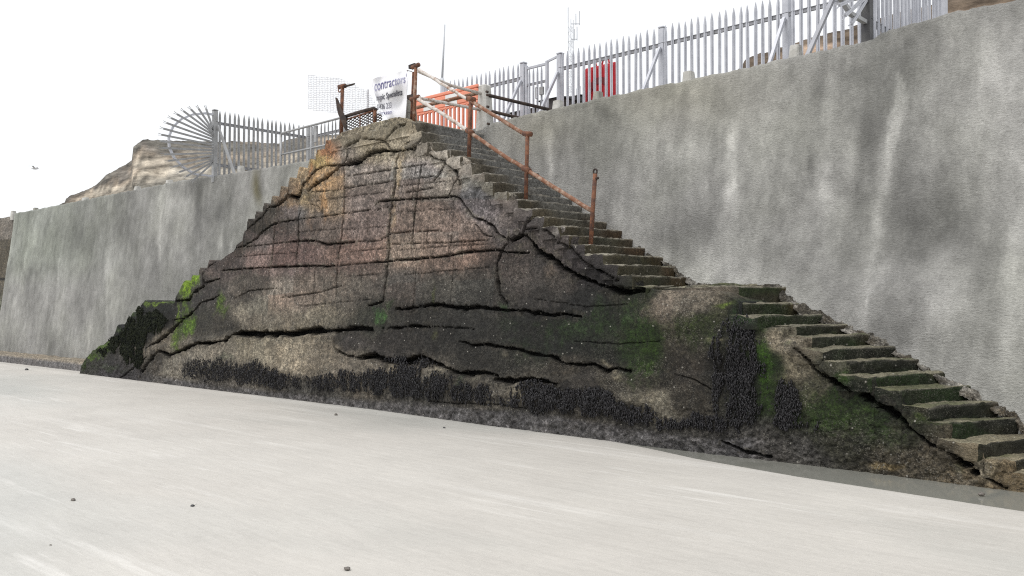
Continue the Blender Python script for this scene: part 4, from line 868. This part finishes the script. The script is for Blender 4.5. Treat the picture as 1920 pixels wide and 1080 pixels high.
# lone post on the steps
E0, E1 = py_(1107, 458, 9.5), py_(1116, 326, 9.5)
lp_ = empty('rusty_post', E0, 'lone leaning orange rusty post with an eye at the top, standing in the middle steps', 'post')
MB().tube([E0-np.array((0, 0, .08)), E0+(E1-E0)*.5, E1], [.032, .03, .03], 10, jit=.05).build('pole', RUST, lp_, True)
mb = MB(); c = E1+np.array((0, 0, .03)); mb.tube([c+np.array((.03*math.cos(q), 0, .035*math.sin(q))) for q in th], .012, 6); mb.tube([E1-np.array((0, 0, .06)), E1-np.array((-.05, 0, .06))], .02, 8); mb.build('eye', DKSTEEL, lp_, True)
# rails across the head of the stairs, to the concrete post
YP = 10.95
cp0 = py_(909, 243, YP); cpost = empty('concrete_post', cp0, 'tall tapered pale concrete post with bolt holes at the right side of the stair head', 'post')
def tapered(c, w0, w1, d0, d1, h, lean=0):
    mb = MB(); V = []
    for z, s in ((-.15, 0), (0, 0), (h*.9, .9), (h*.97, .97), (h, 1.0)):
        w = w0+(w1-w0)*s; d_ = d0+(d1-d0)*s
        if z == h: w *= .78; d_ *= .78
        e = .15*w
        V += [(c[0]+x+lean*z, c[1]+y, c[2]+z) for x, y in ((-w/2+e,-d_/2),(w/2-e,-d_/2),(w/2,-d_/2+e),(w/2,d_/2-e),(w/2-e,d_/2),(-w/2+e,d_/2),(-w/2,d_/2-e),(-w/2,-d_/2+e))]
    F = [(i*8+k, i*8+(k+1) % 8, i*8+8+(k+1) % 8, i*8+8+k) for i in range(4) for k in range(8)]+[tuple(range(32, 40))]
    return mb.add(V, F)
H_ = float(py_(909, 160, YP)[2]-cp0[2])
shaft = tapered(cp0, .27, .17, .26, .17, H_).build('shaft', CONCL, cpost)
mb = MB()
for x, y in ((912.5, 172), (913.5, 178), (914, 200), (915, 232)): 
    p = py_(x, y, YP-.13); mb.tube([p+np.array((0, -.012, 0)), p+np.array((0, .03, 0))], .022, 8)
mb.build('bolt_holes', DKSTEEL, shaft)
cr = empty('handrail', py_(840, 215, 10.2), 'pair of pale cross bars from the tall rusty post to the concrete post', 'handrail')
MB().tube([py_(784, 134, YH), py_(845, 160, 10.2), py_(901, 175, YP-.1)], [.024, .026, .028], 9, jit=.05).build('bar', FLAKE, cr, True)
MB().tube([py_(786, 184, YH), py_(845, 195, 10.2), py_(901, 206, YP-.1)], [.026, .026, .026], 9, jit=.05).build('bar', FLAKE, cr, True)
wr = empty('handrail', py_(840, 190, 11.0), 'weathered brown bar along the landing in front of the orange barrier', 'handrail')
MB().tube([py_(780, 202, 11.0), py_(840, 188, 11.0), py_(902, 173, YP)], .034, 9, jit=.05).build('bar', FLAKE2, wr, True)
sr = empty('handrail', py_(975, 195, 11.6), 'two dark rusty bars sloping down from the concrete post behind the wall top', 'handrail')
MB().tube([py_(917, 179, YP), py_(1036, 207, 12.3)], .03, 9, jit=.04).build('bar', DKSTEEL, sr, True); MB().tube([py_(922, 209, YP), py_(985, 224, 11.6)], .028, 9, jit=.04).build('bar', DKSTEEL, sr, True)
kp0 = py_(769, 226, 9.9); kp = empty('concrete_post', kp0, 'stub of grey concrete post squeezed between the banner and the tall rusty post', 'post'); tapered(kp0, .2, .15, .2, .15, float(py_(769, 188, 9.9)[2]-kp0[2])).build('shaft', CONC, kp)
# stubs of sawn-off posts along the wall top
for px, y0, y1, w, lab in ((1046, 212, 190, 17, 'rounded pale concrete stub on the wall top beneath the tall gate post'), (1121, 190, 173, 13, 'grey pitted concrete stub on the wall top in front of the red panel'), (1292, 152, 135, 17, 'concrete stub on the wall top standing alone right of the middle fence post'), (1492, 108, 86, 17, 'concrete stub on the wall top just right of the right-hand fence post'),
                           (452, 328, 312, 10, 'white concrete stub on the left wall top just inside the palisade return'), (318, 345, 338, 12, 'small pale stub on the left wall top under the spiked fan'), (258, 359, 350, 10, 'small pale stub on the left wall top below the hill crest'), (160, 379, 371, 16, 'low broken pale stub on the left wall top at the foot of the hill'), (67, 397, 390, 7, 'tiny dark stub on the left wall top, second from the picture edge'), (25, 405, 396, 9, 'tiny pale stub on the left wall top nearest the picture edge')):
    b0 = onY(np.array(float(px)), np.array(float(y0)), WY0+.3, WB); b1 = onY(np.array(float(px)), np.array(float(y1)), WY0+.3, WB); sc = np.linalg.norm(b0-CP)/FPX*w*1.1
    r_ = empty('concrete_stub', b0, lab, 'concrete stub', 'sawn-off post stubs on the wall top'); tapered(b0, sc*1.05, sc*.85, .16, .13, float(b1[2]-b0[2]), random.uniform(-.05, .05)).build('block', CONC if px in (1121, 67) else CONCL, r_)

# ------------------------------------------------------------------ barriers
YO = 12.1; x0b, x1b = -14.25, -12.42
ob_ = empty('barrier', ((x0b+x1b)/2, YO, 4.75), 'orange plastic site barrier with white reflective blocks behind the stair head rails', 'barrier')
def slots(mb, xa, xb, za, zb_, y, n, w, th_=.05):
    pit = (xb-xa)/n
    for k in range(n+1): mb.box((xa+k*pit, y, (za+zb_)/2), (w, th_, zb_-za), .008)
mb = MB(); mb.box(((x0b+x1b)/2, YO, 5.66), (x1b-x0b, .05, .05), .01); mb.box(((x0b+x1b)/2, YO, 4.92), (x1b-x0b, .06, .24), .02); slots(mb, x0b+.05, x1b-.05, 5.0, 5.66, YO, 14, .045); mb.build('slatted_panel', ORANGE, ob_)
mb = MB(); mb.box(((x0b+x1b)/2, YO, 5.80), (x1b-x0b, .06, .24), .02); mb.box(((x0b+x1b)/2, YO, 5.96), (x1b-x0b+.01, .05, .07), .015); tpan = mb.build('top_panel', ORANGE, ob_)
for k in range(2): 
    xx_ = x0b+.34+k*.66; MB().box((xx_+.1, YO-.033, 5.80), (.34, .006, .22), .002).build('reflective_strip', WHITEP, tpan)
for x in (x0b+.2, x1b-.2): MB().box((x, YO, 4.77), (.12, .5, .06), .02).build('foot', BLACKST, ob_)
for x in (x0b+.3, x0b+.55, x0b+1.0, x0b+1.2): MB().box((x, YO-.035, 5.45-.25*(x-x0b-.2)), (.07, .02, .05), .006).build('clip', BLACKST, ob_)
YRD = 13.95; xa, xb = -11.27, -10.52
rd = empty('barrier', ((xa+xb)/2, YRD, 4.75), 'tall red plastic panel with a dark red ring emblem behind the palisade pales', 'barrier')
mb = MB(); mb.box(((xa+xb)/2, YRD, 5.58), (xb-xa, .06, 1.7), .02)
for x in np.linspace(xa+.06, xb-.06, 6): mb.box((x, YRD-.03, 5.58), (.03, .03, 1.6), .008)
mb.build('panel', REDP, rd)
mb = MB()
for x in (xa+.18, xb-.25): mb.tube([(x-.09, YRD, 6.42), (x-.06, YRD, 6.52), (x+.06, YRD, 6.54), (x+.09, YRD, 6.44)], .02, 6)
mb.build('lifting_lug', REDP, rd)
mb = MB(); c = ((xa+xb)/2, YRD-.036, 5.85); n = 22; V = []
for k in range(n+1):
    q = R(50+260*k/n)
    for r_ in (.2, .31):
        for dy in (0, -.012): V.append((c[0]+r_*math.cos(q), c[1]+dy, c[2]+r_*1.1*math.sin(q)))
F = []
for k in range(n):
    a_ = k*4; b_ = a_+4; F += [(a_+1, a_+3, b_+3, b_+1), (a_, b_, b_+2, a_+2), (a_, a_+1, b_+1, b_), (a_+2, b_+2, b_+3, a_+3)]
mk('emblem', V, F, DKRED, rd); MB().box((c[0]+.06, YRD-.05, 5.28), (.14, .012, .6)).build('emblem', DKRED, rd)

# ------------------------------------------------------------------ masts, huts
q0 = py_(828, 240, 14.6); q1 = py_(829, 150, 14.6); q2 = py_(834, 46, 14.6)
fp = empty('flagpole', (q0[0], 14.6, 4.7), 'slim white pole with a thinner upper section rising behind the handrail', 'pole')
MB().tube([(q0[0], 14.6, 4.6), q1], .055, 10).build('lower_tube', MAST, fp, True); MB().tube([q1, (q1+q2)/2, q2], [.028, .022, .014], 8).build('upper_tube', MAST, fp, True)
mb = MB(); mb.tube([q1-np.array((0, 0, .1)), q1+np.array((0, 0, .04))], [.07, .045], 10); mb.build('collar', MAST, fp, True)
D_ = 75.; m0 = at(np.array(1070.), np.array(215.), D_); m1 = at(np.array(1070.), np.array(14.), D_)
lm = empty('lattice_mast', (m0[0], m0[1], 4.7), 'distant slender lattice radio mast with antennas above the gate post', 'mast')
ctr = m1[:2]; dr = ROT[:2, 0]; dp = ROT[:2, 2]; s_ = .2; legs = [ctr+dr*-s_, ctr+dr*s_, ctr+dp*s_*1.4]
for l in legs: MB().tube([(*l, 4.6), (*l, m1[2]-1)], .024, 5).build('leg', MAST, lm)
mb = MB(); zs_ = np.arange(4.8, m1[2]-1.1, .6)
for k, z in enumerate(zs_[:-1]):
    for a_ in range(3):
        b_ = (a_+1) % 3; mb.tube([(*legs[a_], z), (*legs[b_], z+.6 if k % 2 else z)], .01, 4, cap=False); mb.tube([(*legs[b_], z), (*legs[a_], z+.6)], .009, 4, cap=False)
mb.build('lattice', MAST, lm)
for fz, L_ in ((.0, .35), (-.16, .15), (-.78, .4)):
    z = m1[2]-1.3+fz*7.6; mb = MB(); e = ctr+dr*(.35+L_); mb.tube([(*ctr, z), (*e, z)], .035, 6); mb.tube([(*e, z-.1), (*e, z+1.0)], .03, 6); mb.tube([(*(ctr+dr*(.2+L_*.6)), z-.1), (*(ctr+dr*(.2+L_*.6)), z+.8)], .03, 6); mb.build('antenna', MAST, lm)
MB().tube([(*legs[0], m1[2]-1.2), (*legs[0], m1[2])], .03, 5).build('antenna', MAST, lm)
def hut(px0, px1, pyt, Y, depth, lab, pitch):
    a_ = onY(np.array(float(px0)), np.array(float(pyt)), Y); b_ = onY(np.array(float(px1)), np.array(float(pyt)), Y); zt2 = a_[2]*.5+b_[2]*.5
    r_ = empty('hut', ((a_[0]+b_[0])/2, Y+depth/2, 4.7), lab, 'hut'); cx = (a_[0]+b_[0])/2; w = b_[0]-a_[0]
    MB().box((cx, Y+depth/2, (4.6+zt2)/2), (w, depth, zt2-4.6)).build('wall', DARKWALL, r_)
    mb = MB(); mb.add([(cx-w/2-.12, Y-.12, zt2+.002), (cx+w/2+.12, Y-.12, zt2+.002), (cx+w/2+.12, Y+depth+.12, zt2+.002), (cx-w/2-.12, Y+depth+.12, zt2+.002), (cx-w/2-.12, Y+depth/2, zt2+pitch), (cx+w/2+.12, Y+depth/2, zt2+pitch)], [(0, 1, 5, 4), (2, 3, 4, 5), (0, 4, 3), (1, 2, 5), (3, 2, 1, 0)]); mb.build('roof', DARKROOF, r_)
    MB().box((cx+w*.15, Y-.02, 4.7+.9), (.8, .05, 1.7)).build('door', DARKROOF, r_)
hut(1012, 1050, 186, 27, 3, 'dark low hut seen through the gate beside the tall post', .25)
hut(1056, 1088, 182, 30, 3, 'dark hut behind the fence just left of the red panel', .2)
hut(958, 1000, 208, 25, 3, 'dark low hut behind the short palisade panel left of the gate', .2)

# ------------------------------------------------------------------ gull
gp = at(np.array(65.), np.array(316.), 60.); gl = empty('gull', gp, 'small pale gull flying in the white sky at the far left', 'gull')
mb = MB(); e = np.array((*ROT[:2, 0], 0)); f_ = np.array((*-ROT[:2, 2], 0))
mb.tube([gp-e*.2, gp-e*.08, gp+e*.06, gp+e*.16, gp+e*.24], [.01, .05, .06, .045, .008], 8)
for s in (-1, 1):
    w = [gp, gp+f_*s*.22+np.array((0, 0, .12)), gp+f_*s*.55+np.array((0, 0, .06))-e*.1]
    V = []
    for p, c_ in zip(w, (.12, .1, .02)): V += [p+e*c_/2+np.array((0, 0, .008)), p-e*c_/2+np.array((0, 0, .008)), p-e*c_/2-np.array((0, 0, .008)), p+e*c_/2-np.array((0, 0, .008))]
    mb.add(V, [(i*4+k, i*4+(k+1) % 4, i*4+4+(k+1) % 4, i*4+4+k) for i in range(2) for k in range(4)]+[(8, 9, 10, 11)])
mb.build('body', mat_simple('gull_plumage', (.4, .4, .42), (.6, .6, .6), 8, .8), gl, True)

# ------------------------------------------------------------------ pebbles on the sand
def pebble(px, py, w, mat, lab, flat=.6, kind='pebble'):
    c = onZ(np.array(float(px)), np.array(float(py)), 0.0); s = np.linalg.norm(c-CP)/FPX*w/2
    nu, nv2 = 10, 14; tt_ = np.linspace(0, math.pi, nu)[:, None]; ph = np.linspace(0, 2*math.pi, nv2, endpoint=False)[None]
    D = np.stack([np.sin(tt_)*np.cos(ph), np.sin(tt_)*np.sin(ph), np.cos(tt_)+0*ph], -1).reshape(-1, 3)
    q = D*np.array((s, s*.75, s*flat))*(1+.3*fbm(D*1.4+px, 2, 3))[:, None]+c+np.array((0, 0, s*flat*.5))
    F = [(a*nv2+b, (a+1)*nv2+b, (a+1)*nv2+(b+1) % nv2, a*nv2+(b+1) % nv2) for a in range(nu-1) for b in range(nv2)]
    o = mk(kind, q, F, mat, None, True); tag(o, lab, kind, 'pebbles scattered on the sand')
pebble(137, 939, 10, PEB, 'brown pebble on the open sand at the left, left of the black pebble'); pebble(361, 950, 9, PEBB, 'black pebble on the open sand with a white shell touching it'); pebble(366, 946.5, 5, PEBW, 'white shell fragment leaning on the black pebble', .9)
pebble(651, 1067, 15, PEB, 'flat brown pebble nearest the bottom edge of the picture', .35); pebble(833, 803, 6, PEBB, 'tiny dark pebble just in front of the wall foot at mid picture'); pebble(630, 779, 6, PEB, 'tiny grey pebble in front of the mussel band, left of the dark one', .9)
pebble(1840, 928, 10, PEB, 'grey pebble at the edge of the puddle on the right'); pebble(95, 1023, 5, PEB, 'tiny pebble alone at the lower left of the sand'); pebble(50, 694, 7, PEBB, 'dark pebble by the footing of the wall at far left')

# ------------------------------------------------------------------ mussels and weed
def shell_bed(name, label, spots, n, mat, seed, smin=.018, smax=.04, gain=1.):
    """spots: soft ellipses (px, py, rx, ry, weight) on the photo's plane of the wall; growth thins out raggedly at their edges"""
    r2 = np.random.default_rng(seed); sp = np.array(spots, float); P = np.zeros((0, 3))
    while len(P) < n:
        m = n*4; X = r2.uniform((sp[:, 0]-1.4*sp[:, 2]).min(), (sp[:, 0]+1.4*sp[:, 2]).max(), m); Y = r2.uniform((sp[:, 1]-1.4*sp[:, 3]).min(), (sp[:, 1]+1.4*sp[:, 3]).max(), m)
        p = onY(X, Y, FY); j = np.stack([p[:, 0], 0*X, p[:, 2]], 1)
        Xw = X+10*fbm(j*3, 3, seed); Yw = Y+10*fbm(j*np.array([4, 1, 2]), 3, seed+5); d = np.zeros(m)
        for cx, cy, rx, ry, a in spots: d = np.maximum(d, a*sm(np.hypot((Xw-cx)/rx, (Yw-cy)/ry), 1.15, .55))
        d = d*gain*.8+(.55*fbm(j*np.array([6., 1, 2.4]), 4, seed+2)+.6*fbm(j*np.array([26., 1, 6.]), 2, seed+3))*(d > .03)
        keep = r2.random(m) < np.clip(d, 0, 1)
        P = np.concatenate([P, p[keep]])
    P = P[:n]; P[:, 1] = FY+stair_disp(P); D = []
    for tz_ in (-1, -.6, 0, .6, 1):
        rad = math.sqrt(max(0, 1-tz_*tz_))
        for k in range(5): D.append((rad*math.cos(2*math.pi*k/5)*.36, rad*math.sin(2*math.pi*k/5)*.5, tz_))
    D = np.array(D); F0 = np.array([(a*5+b, a*5+(b+1) % 5, (a+1)*5+(b+1) % 5, (a+1)*5+b) for a in range(4) for b in range(5)])
    m = len(P); s = r2.uniform(smin, smax, m); rx = r2.normal(0, .4, m); ry = r2.normal(0, .3, m); V = np.empty((m, 25, 3))
    cx, sx_ = np.cos(rx)[:, None], np.sin(rx)[:, None]; cy, sy_ = np.cos(ry)[:, None], np.sin(ry)[:, None]; Q = D[None]*s[:, None, None]
    y = Q[..., 1]*cx-Q[..., 2]*sx_; z = Q[..., 1]*sx_+Q[..., 2]*cx; x = Q[..., 0]*cy+z*sy_; z = -Q[..., 0]*sy_+z*cy
    V[..., 0] = x+P[:, None, 0]; V[..., 1] = y+P[:, None, 1]-.006-.03*r2.random(m)[:, None]**2; V[..., 2] = z+P[:, None, 2]
    F = (F0[None]+(np.arange(m)*25)[:, None, None]).reshape(-1, 4)
    return tag(mk(name, V.reshape(-1, 3), F, mat, None, True), label, 'mussels' if 'mussel' in name else 'seaweed', None, 'stuff')
shell_bed('mussel_bed', 'ragged black band of mussels along the foot of the stair wall above the barnacles', MUSSEL_BAND, 15000, MUSSEL, 3, .008, .024, .85)
shell_bed('mussel_bed', 'tall black column of mussels on the wall below the half landing', MUSSEL_COL, 5200, MUSSEL, 8, .008, .022, .85)
shell_bed('mussel_bed', 'small dark clump of mussels right of the green streak', MUSSEL_SPOT, 1700, MUSSEL, 9, .008, .022, .85)
shell_bed('seaweed', 'black shaggy seaweed covering the left toe of the stairs', WEED_TOE, 7500, WEED, 12, .01, .032, .8)

# ------------------------------------------------------------------ light and sky
w = bpy.data.worlds.new('World'); SC.world = w; w.use_nodes = True; nt = w.node_tree; nt.nodes.clear(); N = NT(nt)
sky = N.n('ShaderNodeTexSky', sky_type='NISHITA'); sky.sun_disc = False; SE, SA = R(62), R(200)
sky.sun_elevation = SE; sky.sun_rotation = SA; sky.dust_density = 4; sky.air_density = 1.; sky.ozone_density = .5
bg = N.n('ShaderNodeBackground'); out = N.n('ShaderNodeOutputWorld')
c = N.mix(.86, sky.outputs[0], (9.9, 10.0, 10.1)); N.l(c, bg.inputs[0]); bg.inputs[1].default_value = .12; N.l(bg.outputs[0], out.inputs[0])
sl = bpy.data.lights.new('sun', 'SUN'); sl.energy = 1.8; sl.angle = R(25); sl.color = (1, .98, .955); so = bpy.data.objects.new('sun', sl); COL.objects.link(so)
dv = Vector((math.sin(SA)*math.cos(SE), math.cos(SA)*math.cos(SE), math.sin(SE))); so.rotation_euler = dv.to_track_quat('Z', 'Y').to_euler(); so.location = (0, -10, 30)
SC.view_settings.view_transform = 'Standard'; SC.view_settings.look = 'None'; SC.view_settings.gamma = 1; SC.view_settings.exposure = 0; SC.view_settings.use_curve_mapping = False

SC.render.engine = 'CYCLES'; SC.cycles.use_denoising = False; SC.cycles.filter_width = 1.15; SC.cycles.max_bounces = 6
